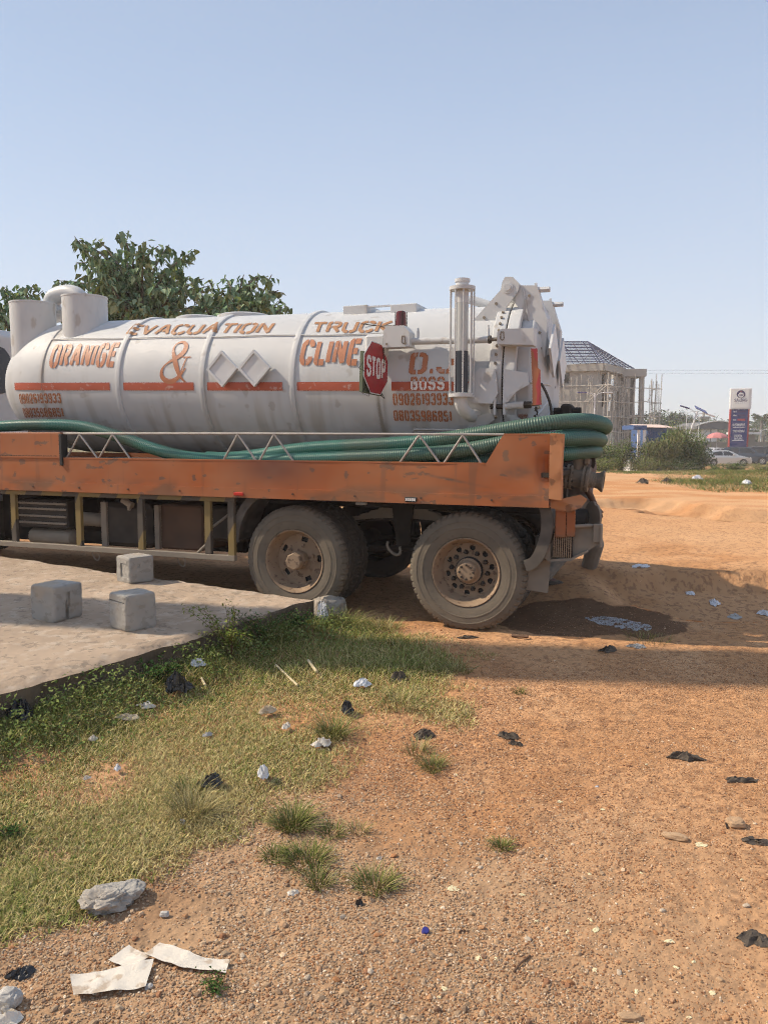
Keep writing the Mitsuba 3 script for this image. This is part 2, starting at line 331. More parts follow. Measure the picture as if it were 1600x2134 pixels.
def f_slab(p, n, uv):
    c = mix((0.385, 0.295, 0.215), (0.335, 0.255, 0.185), smoothstep(0.3, 0.7, fbm(p.x * 2.5, p.y * 2.5, 0, 4)))
    c = mix(c, (0.45, 0.38, 0.30), smoothstep(0.5, 0.8, fbm(p.x * 16, p.y * 16, 4, 5)) * 0.6)
    c = mix(c, (0.17, 0.14, 0.11), smoothstep(0.64, 0.70, fbm(p.x * 24 + 3, p.y * 24, 1, 4)) * 0.5)
    return mix(c, mix((0.075, 0.06, 0.042), (0.13, 0.10, 0.07), fbm(p.x * 8, p.y * 8, p.z * 8, 3)), smoothstep(0.8, 0.5, n.z) * 0.92)  # steep faces: dark earth colour, with overhang shade painted in
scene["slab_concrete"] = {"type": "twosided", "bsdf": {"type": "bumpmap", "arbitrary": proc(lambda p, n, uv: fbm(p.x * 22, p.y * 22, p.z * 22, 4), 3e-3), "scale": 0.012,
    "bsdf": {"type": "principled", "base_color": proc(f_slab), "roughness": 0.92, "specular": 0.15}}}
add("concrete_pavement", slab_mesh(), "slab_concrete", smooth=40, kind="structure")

# ------------------------------------------------------------------ gravel, grass, weeds
ICO = trimesh.creation.icosahedron()
def stones(px, pz, size, cols, flat=0.6, jit=0.22):
    n = len(px); v0 = np.asarray(ICO.vertices); k = len(v0)
    v = v0[None] * (1 + rng.uniform(-jit, jit, (n, k, 1)))
    a = rng.uniform(0, 2 * math.pi, n); ca, sa_ = np.cos(a), np.sin(a)
    v = v * np.stack([rng.uniform(0.75, 1.35, n), rng.uniform(0.6, 1.0, n), rng.uniform(0.45, 0.8, n) * flat / 0.6], -1)[:, None]
    til = rng.uniform(-0.4, 0.4, n); ct, st_ = np.cos(til), np.sin(til)
    v = np.stack([v[..., 0] * ct[:, None] - v[..., 2] * st_[:, None], v[..., 1], v[..., 0] * st_[:, None] + v[..., 2] * ct[:, None]], -1)
    v = np.stack([v[..., 0] * ca[:, None] - v[..., 1] * sa_[:, None], v[..., 0] * sa_[:, None] + v[..., 1] * ca[:, None], v[..., 2]], -1)
    v = v * size[:, None, None] + np.concatenate([px, pz[:, None]], -1)[:, None]
    f = np.asarray(ICO.faces)[None] + (np.arange(n) * k)[:, None, None]
    return TM(v.reshape(-1, 3), f.reshape(-1, 3)), np.repeat(cols, k, 0)
def slab_sd(x, y): return poly_sd(SLABP, x, y)
SLABP = sg.Polygon([SP[2][:2] + (SP[2][:2] - SP[0][:2]) * 1.3, SP[2][:2], SP[0][:2], SP[1][:2], SP[1][:2] * 2 - SP[0][:2]])
N = 235000
yy = 1.9 * (8.6 / 1.9) ** rng.random(N); xx = (rng.random(N) * 2 - 1) * (0.55 * yy + 0.15)
lwp = poly_sd(LAWN, xx, yy); dens = 0.40 + 0.60 * sm(0.38, 0.58, nz(xx, yy, 1.6, 4, 21)); dens *= 1 - 0.9 * sm(0.0, 0.25, lwp + (nz(xx, yy, 5, 2, 2) - 0.5) * 0.3)
dens *= 1 - 0.6 * sm(5.2, 6.6, yy); dens *= 1 - 0.30 * sm(0.3, 1.6, xx - 0.12 * yy) * sm(0.50, 0.38, nz(xx, yy, 0.8, 3, 33))
dens *= np.where(slab_sd(xx, yy) > -0.02, 0, 1)
BR = G(365, 1915)[:2]; dens *= 1 - .85 * sm(1.15, .6, np.hypot((xx - BR[0]) / .20, (yy - BR[1]) / .20) + (nz(xx, yy, 9, 3, 3) - .5) * .6)
ok = rng.random(N) < dens * 0.78
xx, yy = xx[ok], yy[ok]
M2 = 60000; y2 = 3.4 + 2.6 * rng.random(M2) ** .8; x2 = -0.3 + rng.random(M2) * (0.56 * y2 + 0.5); k2 = (poly_sd(LAWN, x2, y2) < -.05) & (rng.random(M2) < (.45 + .55 * sm(.4, .6, nz(x2, y2, 2.0, 3, 19))) * sm(6.0, 5.3, y2)); xx = np.r_[xx, x2[k2]]; yy = np.r_[yy, y2[k2]]
n = len(xx)
size = 0.0027 + 0.0038 * rng.random(n) ** 1.8 + 0.010 * (rng.random(n) < 0.012) * rng.random(n)
size *= 1 - 0.3 * sm(0.3, 1.4, xx)
gm = sm(1.8, 0.5, np.hypot((xx - GR[0]) * 0.9, yy - GR[1]))
pal = np.array([[0.44, 0.245, 0.13], [0.36, 0.18, 0.09], [0.51, 0.32, 0.19], [0.27, 0.14, 0.08], [0.62, 0.46, 0.31], [0.42, 0.25, 0.145], [0.22, 0.135, 0.09]])
palg = np.array([[0.44, 0.315, 0.205], [0.36, 0.25, 0.16], [0.52, 0.39, 0.265], [0.29, 0.20, 0.135], [0.62, 0.51, 0.38], [0.42, 0.28, 0.165], [0.31, 0.235, 0.17]])
ci = rng.choice(7, n, p=[.24, .2, .16, .14, .07, .12, .07])
col = np.where((rng.random(n) < gm * 0.7)[:, None], palg[ci], pal[ci]) * rng.uniform(0.8, 1.15, (n, 1))
gmesh, gcol = stones(np.stack([xx, yy], -1), height(xx, yy) + size * 0.25, size, col)
add("gravel", gmesh, "vertex_matte", smooth=False, color=gcol, label="loose brown and grey gravel scattered over the bare red soil in front", kind="stuff")

def blades(base, hgt, wid, lean, cols, seg=2, azi=None):
    """grass blades: base (n,3); returns one mesh and vertex colours"""
    n = len(base); a = rng.uniform(0, 2 * math.pi, n) if azi is None else azi
    d = np.stack([np.cos(a), np.sin(a), np.zeros(n)], -1); s = np.stack([-np.sin(a + rng.normal(0, 0.6, n)), np.cos(a), np.zeros(n)], -1)
    rows, cc = [], []
    for k in range(seg):
        t = k / seg
        c = base + d * (lean * hgt * t ** 1.7)[:, None] + np.array([0, 0, 1.0]) * (hgt * t * (1 - 0.35 * lean * t))[:, None]
        w = (wid * (1 - 0.35 * t) * 0.5)[:, None]
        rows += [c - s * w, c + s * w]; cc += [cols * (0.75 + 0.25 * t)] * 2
    tip = base + d * (lean * hgt)[:, None] + np.array([0, 0, 1.0]) * (hgt * (1 - 0.35 * lean))[:, None]
    rows.append(tip); cc.append(cols)
    k = len(rows); v = np.stack(rows, 1); c = np.stack(cc, 1); f = []
    for q in range(seg - 1): f += [[2 * q, 2 * q + 1, 2 * q + 3], [2 * q, 2 * q + 3, 2 * q + 2]]
    f.append([2 * seg - 2, 2 * seg - 1, 2 * seg])
    f = np.array(f)[None] + (np.arange(n) * k)[:, None, None]
    return TM(v.reshape(-1, 3), f.reshape(-1, 3)), np.clip(c.reshape(-1, 3), 0, 1)
def grass_cols(n, dry):
    g = np.array([[0.145, 0.180, 0.045], [0.19, 0.21, 0.06], [0.11, 0.15, 0.038], [0.235, 0.235, 0.08]])[rng.integers(0, 4, n)]
    y = np.array([[0.38, 0.315, 0.145], [0.46, 0.395, 0.21], [0.30, 0.245, 0.11]])[rng.integers(0, 3, n)]
    return np.where((rng.random(n) < dry)[:, None], y, g) * rng.uniform(0.75, 1.2, (n, 1))
LT = [  # px, py, w, d, h, material, name, label, category, rotation
 (370, 1447, .17, .15, .11, "plastic_black", "plastic_bag", "crumpled shiny black plastic bag lying on the lawn", "bag", .3),
 (42, 1502, .14, .15, .09, "plastic_black", "plastic_bag", "black plastic bag half in the grass at the left edge", "bag", 1.0),
 (440, 1645, .12, .09, .05, "plastic_black", "plastic_bag", "flattened black plastic bag behind the dry grass tuft", "bag", .2),
 (724, 1492, .09, .12, .06, "plastic_black", "plastic_bag", "black and white plastic scrap beside the dry yellow grass", "bag", .6),
 (832, 1418, .11, .09, .06, "leather_dark", "old_shoe_piece", "dark torn shoe piece at the far edge of the grass", "litter", .2),
 (757, 1436, .13, .09, .05, "plastic_white", "plastic_bag", "pale thin plastic bag at the far edge of the lawn", "bag", .1),
 (549, 1629, .072, .075, .055, "plastic_white", "plastic_bag", "small bluish white plastic bag where grass meets gravel", "bag", .9),
 (413, 1392, .13, .09, .04, "plastic_white", "plastic_bag", "flat pale plastic bag under the yellow-green bush", "bag", -.3),
 (672, 1297, .10, .14, .17, "plastic_white", "plastic_bag", "clear whitish plastic bag hanging at the slab's corner", "bag", .5),
 (265, 1505, .145, .055, .022, "cloth_beige", "cardboard_piece", "flat beige cardboard strip on the lawn", "litter", -.05),
 (305, 1481, .12, .055, .03, "paper_white", "paper_scrap", "torn pale paper above the beige cardboard strip", "paper", .2),
 (559, 1493, .115, .085, .045, "cloth_beige", "paper_scrap", "crumpled tan paper in the middle of the lawn", "paper", .5),
 (194, 1550, .045, .045, .025, "paper_white", "paper_scrap", "bright white paper scrap alone on the lawn", "paper", .2),
 (246, 1613, .035, .04, .03, "plastic_white", "paper_scrap", "small white and blue wrapper standing in the grass", "paper", .9),
 (181, 1632, .035, .025, .015, "paper_white", "paper_scrap", "tiny white scrap lower left on the lawn", "paper", .1),
 (432, 1541, .055, .04, .022, "stone_grey", "paper_scrap", "small grey paper ball on the lawn", "paper", .1),
 (597, 1524, .06, .05, .028, "paper_white", "paper_scrap", "pale torn scrap right of the tan paper", "paper", .7),
 (668, 1560, .12, .09, .03, "paper_white", "paper_scrap", "shredded pale paper by the green grass clump", "paper", .3),
 (885, 1536, .15, .12, .035, "leather_dark", "rubber_scrap", "dark round rubber scrap at the edge of the lawn", "litter", .1),
 (1056, 1537, .14, .09, .03, "leather_dark", "rubber_scrap", "dark curled rubber scrap alone on the orange gravel", "litter", -.6),
 (1074, 1552, .10, .045, .02, "leather_dark", "rubber_scrap", "short dark strip touching the curled rubber scrap", "litter", -.5),
 (1428, 1582, .19, .075, .035, "leather_dark", "rubber_scrap", "long dark rubber scrap on the right gravel", "litter", -.25),
 (1546, 1629, .16, .05, .02, "leather_dark", "rubber_scrap", "thin dark rubber scrap at the right edge", "litter", -.15),
 (1572, 1756, .12, .06, .015, "leather_dark", "rubber_scrap", "flat dark scrap right of the tan sandy stone", "litter", -.2),
 (1570, 1960, .12, .09, .015, "leather_dark", "rubber_scrap", "largest dark scrap, low at the right edge", "litter", -.1),
 (1265, 1357, .17, .09, .035, "leather_dark", "rubber_scrap", "dark scrap in the shade below the wet patch", "litter", .1),
 (975, 1330, .19, .05, .022, "leather_dark", "rubber_scrap", "flat dark strip before the rear wheel", "litter", 0),
 (1325, 1350, .14, .08, .03, "stone_grey", "cardboard_piece", "grey card triangle in the shade below the wet patch", "litter", -.3),
 (1335, 1183, .22, .10, .025, "plastic_white", "plastic_bag", "white plastic sheet in the truck's shadow behind the wet patch", "bag", .1),
 (1437, 1238, .10, .10, .025, "plastic_white", "plastic_bag", "left one of two pale bags in the dug hollow", "bag", .1),
 (1488, 1251, .11, .11, .04, "plastic_white", "plastic_bag", "right one of two pale bags in the dug hollow", "bag", .5),
 (1530, 1283, .13, .12, .02, "stone_grey", "cardboard_piece", "grey board pieces at the near lip of the hollow", "litter", .2),
 (1592, 1275, .11, .12, .04, "plastic_white", "plastic_bag", "pale bag in the hollow cut off by the right edge", "bag", .2),
 (40, 2035, .09, .05, .02, "plastic_black", "plastic_bag", "black cloth-like plastic at the lower left edge", "bag", .3),
 (8, 2128, .10, .08, .03, "paper_white", "paper_scrap", "white printed wrapper in the bottom left corner", "paper", -.2),
 (748, 1886, .035, .03, .02, "plastic_black", "plastic_bag", "small dark plastic lump below the grass tufts", "bag", .4),
 (965, 1944, .036, .016, .008, "twig_brown", "rubber_scrap", "small brown and black scrap right of the blue bottle cap", "litter", 0.0),
 (1244, 1641, .018, .014, .008, "plastic_white", "paper_scrap", "tiny lilac wrapper alone on the orange gravel", "paper", 0.0),
 (790, 1790, .03, .02, .008, "paper_white", "paper_scrap", "white scrap right of the middle grass tuft", "paper", 0.4),
 (380, 1717, .03, .035, .02, "plastic_white", "paper_scrap", "greenish wrapper under the dry grass tuft", "paper", 0.4),
 (610, 1862, .05, .035, .012, "paper_white", "paper_scrap", "pale dusty scrap under the lowest grass tuft", "paper", 0.1)]
N = 520000
yy = 2.3 * (7.6 / 2.3) ** rng.random(N); xx = (rng.random(N) * 2 - 1) * (0.56 * yy + 0.2); kp = xx < 0.9; xx, yy = xx[kp], yy[kp]
lwp = poly_sd(LAWN, xx, yy); ssd = slab_sd(xx, yy)
pat = nz(xx, yy, 2.2, 4, 41); d = sm(-0.08, 0.22, lwp + (pat - 0.5) * 0.75) * (0.16 + 0.84 * sm(0.34, 0.56, pat)) * (ssd < -0.01)
d = np.maximum(d, .9 * sm(0.02, .25, lwp + (pat - .5) * .3) * sm(4.2, 4.9, yy) * (ssd < -0.01))
ok = rng.random(len(xx)) < d * 0.95
for q in LT:
    if q[0] < 900: g_ = GG(q[0], q[1]); ok &= np.hypot(xx - g_[0], yy - g_[1]) > .36 * min(q[2], q[3]) + .005
xx, yy, lwp, ssd, pat = xx[ok], yy[ok], lwp[ok], ssd[ok], pat[ok]; n = len(xx)
lush = sm(-0.9, -0.05, ssd) * sm(3.2, 4.6, yy); lush = np.maximum(lush, sm(4.6, 5.6, yy) * sm(0.0, 0.3, lwp) * 0.9)
h = (0.018 + 0.022 * rng.random(n)) * (1 + lush * 2.4 * rng.random(n)) * (0.75 + 0.5 * pat)
dry = np.clip(0.54 - 0.42 * lush + 0.9 * (nz(xx, yy, 0.9, 3, 51) - 0.45) + 0.3 * sm(0.35, 0.0, lwp), 0.05, 0.92)
lean = rng.uniform(0.3, 1.15, n)
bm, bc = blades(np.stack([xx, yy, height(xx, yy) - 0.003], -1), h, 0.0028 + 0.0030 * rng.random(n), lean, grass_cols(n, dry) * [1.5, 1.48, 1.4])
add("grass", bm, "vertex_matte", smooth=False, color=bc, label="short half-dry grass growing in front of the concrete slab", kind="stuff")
# leafy weeds along the slab
def leaves(c, length, width, normal_jit, cols, droop=0.4, azi=None, pitch=None):
    n = len(c); a = rng.uniform(0, 2 * math.pi, n) if azi is None else azi
    p = rng.normal(-droop, normal_jit, n) if pitch is None else pitch
    d = np.stack([np.cos(a) * np.cos(p), np.sin(a) * np.cos(p), np.sin(p)], -1)
    s = np.cross(d, [0, 0, 1.0]) + rng.normal(0, 0.25, (n, 3)); s /= np.linalg.norm(s, axis=1, keepdims=True); up = np.cross(s, d)
    l, w = length[:, None], width[:, None] * 0.5
    P0 = c; P1 = c + d * l * 0.40 - up * l * 0.03; P2 = c + d * l - up * l * 0.10
    Lf, Rf = c + d * l * 0.38 - s * w + up * w * 0.4, c + d * l * 0.38 + s * w + up * w * 0.4
    v = np.stack([P0, Lf, P1, Rf, P2], 1).reshape(-1, 3)
    f = np.array([[0, 2, 1], [0, 3, 2], [1, 2, 4], [2, 3, 4]])[None] + (np.arange(n) * 5)[:, None, None]
    return TM(v, f.reshape(-1, 3)), np.repeat(cols, 5, 0)
N = 5200
t = rng.random(N); e = SP[2][:2] + (SP[0][:2] - SP[2][:2]) * (t * 1.25 - 0.2)[:, None]
off = np.abs(rng.normal(0, 0.30, N)) + 0.015; nrm = np.array([0.86, -0.51])
xy = e + nrm * off[:, None] + rng.normal(0, 0.03, (N, 2)); kp = (nz(xy[:, 0], xy[:, 1], 3, 3, 61) > 0.42) & (slab_sd(xy[:, 0], xy[:, 1]) < -0.01); xy, off = xy[kp], off[kp]; n = len(xy)
z = height(xy[:, 0], xy[:, 1]) + rng.random(n) * np.clip(0.19 - off * 0.30, 0.02, 1)
wc = np.array([[0.15, 0.20, 0.06], [0.19, 0.23, 0.07], [0.25, 0.27, 0.10], [0.11, 0.16, 0.05]])[rng.integers(0, 4, n)] * rng.uniform(0.8, 1.2, (n, 1))
wm, wcc = leaves(np.column_stack([xy, z]), rng.uniform(0.018, 0.04, n), rng.uniform(0.012, 0.024, n), 0.5, wc, droop=0.1)
add("weeds", wm, "vertex_matte", smooth=False, color=wcc, label="dark green broad-leaved weeds creeping along the slab edge", kind="stuff")
# ------------------------------------------------------------------ lettering
_S = {
 "A": [[(0, 0), (.24, 1), (.36, 1), (.6, 0)], [(.14, .34), (.46, .34)]],
 "B": [[(.06, 0), (.06, 1), (.48, 1), (.56, .88), (.56, .62), (.46, .52), (.56, .42), (.56, .12), (.48, 0), (.06, 0)], [(.06, .52), (.46, .52)]],
 "C": [[(.58, .74), (.58, .88), (.46, 1), (.16, 1), (.04, .85), (.04, .15), (.16, 0), (.46, 0), (.58, .12), (.58, .26)]],
 "D": [[(.06, 0), (.06, 1), (.44, 1), (.56, .86), (.56, .14), (.44, 0), (.06, 0)]],
 "E": [[(.58, 1), (.06, 1), (.06, 0), (.58, 0)], [(.06, .52), (.5, .52)]],
 "G": [[(.58, .76), (.58, .88), (.46, 1), (.16, 1), (.04, .85), (.04, .15), (.16, 0), (.46, 0), (.58, .14), (.58, .46), (.34, .46)]],
 "I": [[(.12, 0), (.12, 1)]],
 "J": [[(.52, 1), (.52, .14), (.42, 0), (.16, 0), (.05, .12), (.05, .26)]],
 "K": [[(.06, 0), (.06, 1)], [(.58, 1), (.14, .5), (.58, 0)]],
 "L": [[(.06, 1), (.06, 0), (.56, 0)]],
 "N": [[(.06, 0), (.06, 1), (.56, 0), (.56, 1)]],
 "O": [[(.16, 0), (.04, .15), (.04, .85), (.16, 1), (.46, 1), (.58, .85), (.58, .15), (.46, 0), (.16, 0)]],
 "P": [[(.06, 0), (.06, 1), (.46, 1), (.57, .88), (.57, .58), (.46, .46), (.06, .46)]],
 "R": [[(.06, 0), (.06, 1), (.46, 1), (.57, .88), (.57, .62), (.46, .5), (.06, .5)], [(.34, .5), (.58, 0)]],
 "S": [[(.57, .76), (.57, .88), (.45, 1), (.17, 1), (.05, .88), (.05, .62), (.17, .52), (.45, .5), (.57, .4), (.57, .12), (.45, 0), (.17, 0), (.05, .12), (.05, .25)]],
 "T": [[(0, 1), (.6, 1)], [(.3, 1), (.3, 0)]],
 "U": [[(.04, 1), (.04, .15), (.16, 0), (.46, 0), (.58, .15), (.58, 1)]],
 "V": [[(.02, 1), (.3, 0), (.58, 1)]],
 "1": [[(.06, .82), (.2, 1), (.2, 0)]],
 "2": [[(.05, .76), (.05, .88), (.17, 1), (.45, 1), (.57, .88), (.57, .6), (.08, .14), (.08, 0), (.58, 0)]],
 "3": [[(.05, .78), (.05, .88), (.17, 1), (.45, 1), (.57, .88), (.57, .62), (.45, .52), (.57, .42), (.57, .12), (.45, 0), (.17, 0), (.05, .12), (.05, .22)], [(.24, .52), (.45, .52)]],
 "5": [[(.55, 1), (.07, 1), (.07, .56), (.45, .56), (.57, .44), (.57, .12), (.45, 0), (.17, 0), (.05, .12), (.05, .22)]],
 "6": [[(.55, .84), (.55, .9), (.44, 1), (.17, 1), (.05, .87), (.05, .13), (.17, 0), (.45, 0), (.57, .13), (.57, .42), (.45, .54), (.05, .54)]],
 "8": [[(.17, .52), (.05, .63), (.05, .88), (.17, 1), (.45, 1), (.57, .88), (.57, .63), (.45, .52), (.57, .41), (.57, .12), (.45, 0), (.17, 0), (.05, .12), (.05, .41), (.17, .52), (.45, .52)]],
 "9": [[(.07, .12), (.17, 0), (.45, 0), (.57, .13), (.57, .87), (.45, 1), (.17, 1), (.05, .87), (.05, .58), (.17, .46), (.57, .46)]],
 ".": [[(.10, .03), (.22, .03)]],
}
_S["0"] = _S["O"]
GAPS = {"O": [(.27, -.2, .35, 1.2)], "0": [(.27, -.2, .35, 1.2)], "D": [(.24, -.2, .31, 1.2)], "8": [(.27, -.2, .35, .4), (.27, .66, .35, 1.2)], "6": [(.27, -.2, .35, .4), (.27, .7, .35, 1.2)], "9": [(.27, .6, .35, 1.2), (.27, -.2, .35, .3)],
        "C": [(.27, .7, .34, 1.2), (.27, -.2, .34, .3)], "G": [(.27, .7, .34, 1.2), (.27, -.2, .34, .3)], "R": [(.19, -.2, .25, 1.2)], "A": [(.2, .2, .25, .5)], "B": [(.2, -.2, .26, 1.2)], "E": [(.19, -.2, .24, 1.2)], "L": [(.19, -.2, .24, .3)], "S": [(.28, -.2, .34, .25), (.28, .75, .34, 1.2)],
        "3": [(.3, -.2, .36, .25), (.3, .75, .36, 1.2)], "5": [(.22, .4, .28, 1.2), (.3, -.2, .36, .25)], "2": [(.3, .75, .36, 1.2), (.22, -.2, .28, .25)], "U": [(.28, -.2, .34, .3)], "T": [(.2, .8, .21, 1.2)], "P": [(.2, .3, .26, 1.2)], "N": [(.14, -.2, .18, 1.2)], "K": [(.15, .2, .2, .8)], "J": [(.28, -.2, .33, .3)]}
def word(txt, t=0.17, gap=0.16, stencil=True, w=1.0):
    x, out = 0.0, []
    for c in txt:
        if c == " ": x += 0.5; continue
        g = shapely.union_all([sg.LineString([(px * w, 0.5 * t + py * (1 - t)) for px, py in l]).buffer(t / 2, cap_style=2, join_style=3, mitre_limit=1.6) for l in _S[c]])
        g = g.intersection(sg.box(-1, 0, 2, 1))
        if stencil:
            for q in GAPS.get(c, []): g = g.difference(sg.box(q[0] * w, q[1], q[2] * w, q[3]))
        b = g.bounds; out.append(sa.translate(g, x - b[0], 0)); x += b[2] - b[0] + gap
    return shapely.union_all(out), x - gap
def ampersand():
    p = [(.62, .30), (.50, .14), (.34, .02), (.16, .02), (.03, .14), (.05, .32), (.22, .47), (.42, .60), (.52, .74), (.50, .90), (.40, .97), (.27, .93), (.22, .78), (.28, .60), (.40, .32), (.52, .10), (.64, .0)]
    c, _ = spline([(a, b, 0) for a, b in p], 160)
    w = 0.016 + 0.043 * np.abs(np.sin(np.linspace(0, 3 * math.pi, 160))) ** 1.5
    g = shapely.union_all([sg.LineString(c[i:i + 2, :2]).buffer(w[i]) for i in range(159)])
    return shapely.union_all([g, sg.box(.5, .555, .72, .585), sg.LineString([(.62, .57), (.50, .14)]).buffer(.014)]), 0.72
TR, TYC = 0.78, 1.17
RIBS = (-4.0, -2.935, -1.90)
def tzc(u): return 2.22 - 0.022 * (u + 2)
def on_tank(u, s, r=TR):
    a = s / TR; return np.stack([u, TYC - r * np.cos(a), tzc(u) + r * np.sin(a)], -1)
def flat_mesh(poly):
    ms = []
    for g in getattr(poly, "geoms", [poly]):
        if g.geom_type != "Polygon" or g.area < 1e-7: continue
        v, f = trimesh.creation.triangulate_polygon(g, engine="earcut"); ms.append(TM(np.column_stack([v, np.zeros(len(v))]), f))
    return cat(ms)
def tank_text(poly, W, quad, r=TR + 0.0035):
    """quad: (u, s) of bottom left, bottom right, top right, top left"""
    m = flat_mesh(poly); v = np.asarray(m.vertices); q = np.array(quad)
    a, b = (v[:, 0] / W)[:, None], v[:, 1][:, None]
    us = q[0] * (1 - a) * (1 - b) + q[1] * a * (1 - b) + q[2] * a * b + q[3] * (1 - a) * b
    vv, ff = trimesh.remesh.subdivide_to_size(np.column_stack([us, np.zeros(len(us))]), m.faces, 0.022)
    for c in RIBS: r = r + np.interp(np.abs(vv[:, 0] - c), [0, .030, .040, .055], [.0215, .0165, .006, 0])   # the paint runs over the ribs
    a = vv[:, 1] / TR; return L(TM(np.stack([vv[:, 0], TYC - r * np.cos(a), tzc(vv[:, 0]) + r * np.sin(a)], -1), ff))

def dome_r(u): return TR * np.clip(1 - ((-5.06 - u) / 1.03) ** 2, 0, 1) ** 0.4
def dome_patch(poly, W, quad, r):
    m = flat_mesh(poly); v = np.asarray(m.vertices); q = np.array(quad); a, b = (v[:, 0] / W)[:, None], v[:, 1][:, None]
    us = q[0] * (1 - a) * (1 - b) + q[1] * a * (1 - b) + q[2] * a * b + q[3] * (1 - a) * b
    vv, ff = trimesh.remesh.subdivide_to_size(np.column_stack([us, np.zeros(len(us))]), m.faces, 0.04)
    R_ = np.where(vv[:, 0] < -5.06, dome_r(vv[:, 0]), TR) + r
    z = vv[:, 1] * 0.99; return L(TM(np.column_stack([vv[:, 0], TYC - np.sqrt(np.maximum(R_ ** 2 - z ** 2, 0)), tzc(vv[:, 0]) + z]), ff))

# ------------------------------------------------------------------ vacuum truck
TK = thing("vacuum_truck", "white vacuum tanker truck with orange lettering and battered orange side tray", "truck")
def tp(part, mesh, mat, smooth=30, **k): return add(f"{TK}__{part}", L(mesh), mat, smooth, **k)
# tank shell with front dome and rear door
prof = [(0.05, -6.10)] + [(TR * math.sin(t) ** 0.8, -5.06 - 1.03 * math.cos(t)) for t in np.linspace(0.12, math.pi / 2, 22)]
prof += [(TR, u) for u in np.linspace(-4.9, 0.08, 60)]
def tank_lathe(prof, n=96):
    m = lathe(prof, n, axis="x"); v = np.array(m.vertices); v[:, 1] += TYC
    v[:, 2] += tzc(v[:, 0]); return TM(v, m.faces)
shell = tank_lathe(prof); v = np.array(shell.vertices)
v += (meshkit.fbm(v * 1.7, 3, 5)[:, None] - 0.9) * 0.010 * np.column_stack([np.zeros(len(v)), v[:, 1] - TYC, v[:, 2] - tzc(v[:, 0])]) / TR
TANK = tp("tank", TM(v, shell.faces), "tank_white", True)
for u in (-4.0, -2.935, -1.90):
    pr = [(TR - .01, u - .035), (TR + .016, u - .028), (TR + .022, u), (TR + .016, u + .028), (TR - .01, u + .035)]
    tp("tank__rib", tank_lathe(pr), "tank_white", 60)
tp("tank__weld_seam", tank_lathe([(TR - .01, -5.075), (TR + .006, -5.06), (TR - .01, -5.045)]), "tank_white", True)
uu = np.linspace(-5.05, -0.98, 60)
tp("tank__conduit", tube(on_tank(uu, 0.545 - 0.012 * (uu + 5) + 0.006 * np.sin(uu * 5), TR + .008), 0.0065, 6), "fitting_white", True)
W1 = [("ORANIGE", "letter_orange", 0.22, [(-4.969, .171), (-4.072, .173), (-4.062, .477), (-4.975, .473)], .8), ("EVACUATION", "letter_tan", 0.2, [(-4.06, .585), (-2.256, .548), (-2.236, .735), (-4.06, .79)], 1.25),
      ("CLINE", "letter_orange", 0.22, [(-1.835, .170), (-1.221, .161), (-1.205, .45), (-1.825, .453)], .8), ("TRUCK", "letter_tan", 0.2, [(-1.774, .536), (-.96, .515), (-.945, .70), (-1.79, .715)], 1.25)]
for txt, m, t, q, w in W1:
    g, W = word(txt, t, 0.10, True, w); tp_ = tank_text(g, W, q); add(f"{TANK}__lettering", tp_, m, True, label=f"{'tan' if 'tan' in m else 'orange'} stencilled word {txt}")
g, W = ampersand(); add(f"{TANK}__lettering", tank_text(g, W, [(-3.45, .015), (-3.10, .014), (-3.09, .468), (-3.44, .476)]), "letter_orange", True, label="orange ampersand")
g, W = word("D.J", 0.2, 0.12, True, 1.0); add(f"{TANK}__lettering", tank_text(g, W, [(-.694, .073), (-.263, .079), (-.255, .282), (-.683, .28)]), "letter_orange", True, label="orange stencilled letters D.J")
g, W = word("BOSS", 0.2, 0.14, True, .9)
up = g.intersection(sg.box(-1, .66, 9, 2)); lo = g.intersection(sg.box(-1, -1, 9, .64))
qb = [(-.67, -.07), (-.347, -.07), (-.343, .052), (-.67, .052)]
add(f"{TANK}__lettering", tank_text(up, W, qb), "letter_orange", True, label="upper half of the word BOSS, orange")
add(f"{TANK}__lettering", tank_text(lo, W, qb, TR + .006), "letter_white", True, label="lower half of the word BOSS, white on the stripe")
for txt, q in [("09026193933", [(-.85, -.214), (-.267, -.206), (-.262, -.094), (-.851, -.1)]), ("08035986851", [(-.862, -.367), (-.297, -.367), (-.291, -.257), (-.859, -.257)]),
               ("09026193933", [(-5.47, -.232), (-4.81, -.221), (-4.80, -.108), (-5.46, -.115)]), ("08035986851", [(-5.49, -.391), (-4.84, -.376), (-4.82, -.271), (-5.47, -.277)])]:
    g, W = word(txt, 0.2, 0.13, True, .72)
    add(f"{TANK}__lettering", dome_patch(g, W, q, .0045) if q[0][0] < -5 else tank_text(g, W, q), "letter_orange", True, label=f"orange stencilled phone number {txt}")
for a, b in [(-5.03, -4.11), (-3.93, -3.037), (-2.874, -2.004), (-1.845, -1.08), (-.859, .06)]:
    add(f"{TANK}__stripe", tank_text(sg.box(0, 0, 1, 1), 1, [(a, -.076), (b, -.076), (b, .006), (a, .006)], TR + .003), "stripe_red", True)
# stripe and numbers continued on the front dome
add(f"{TANK}__stripe", dome_patch(sg.box(0, 0, 1, 1), 1, [(-5.53, -.072), (-5.032, -.075), (-5.032, .006), (-5.53, .012)], 0.0035), "stripe_red", True)
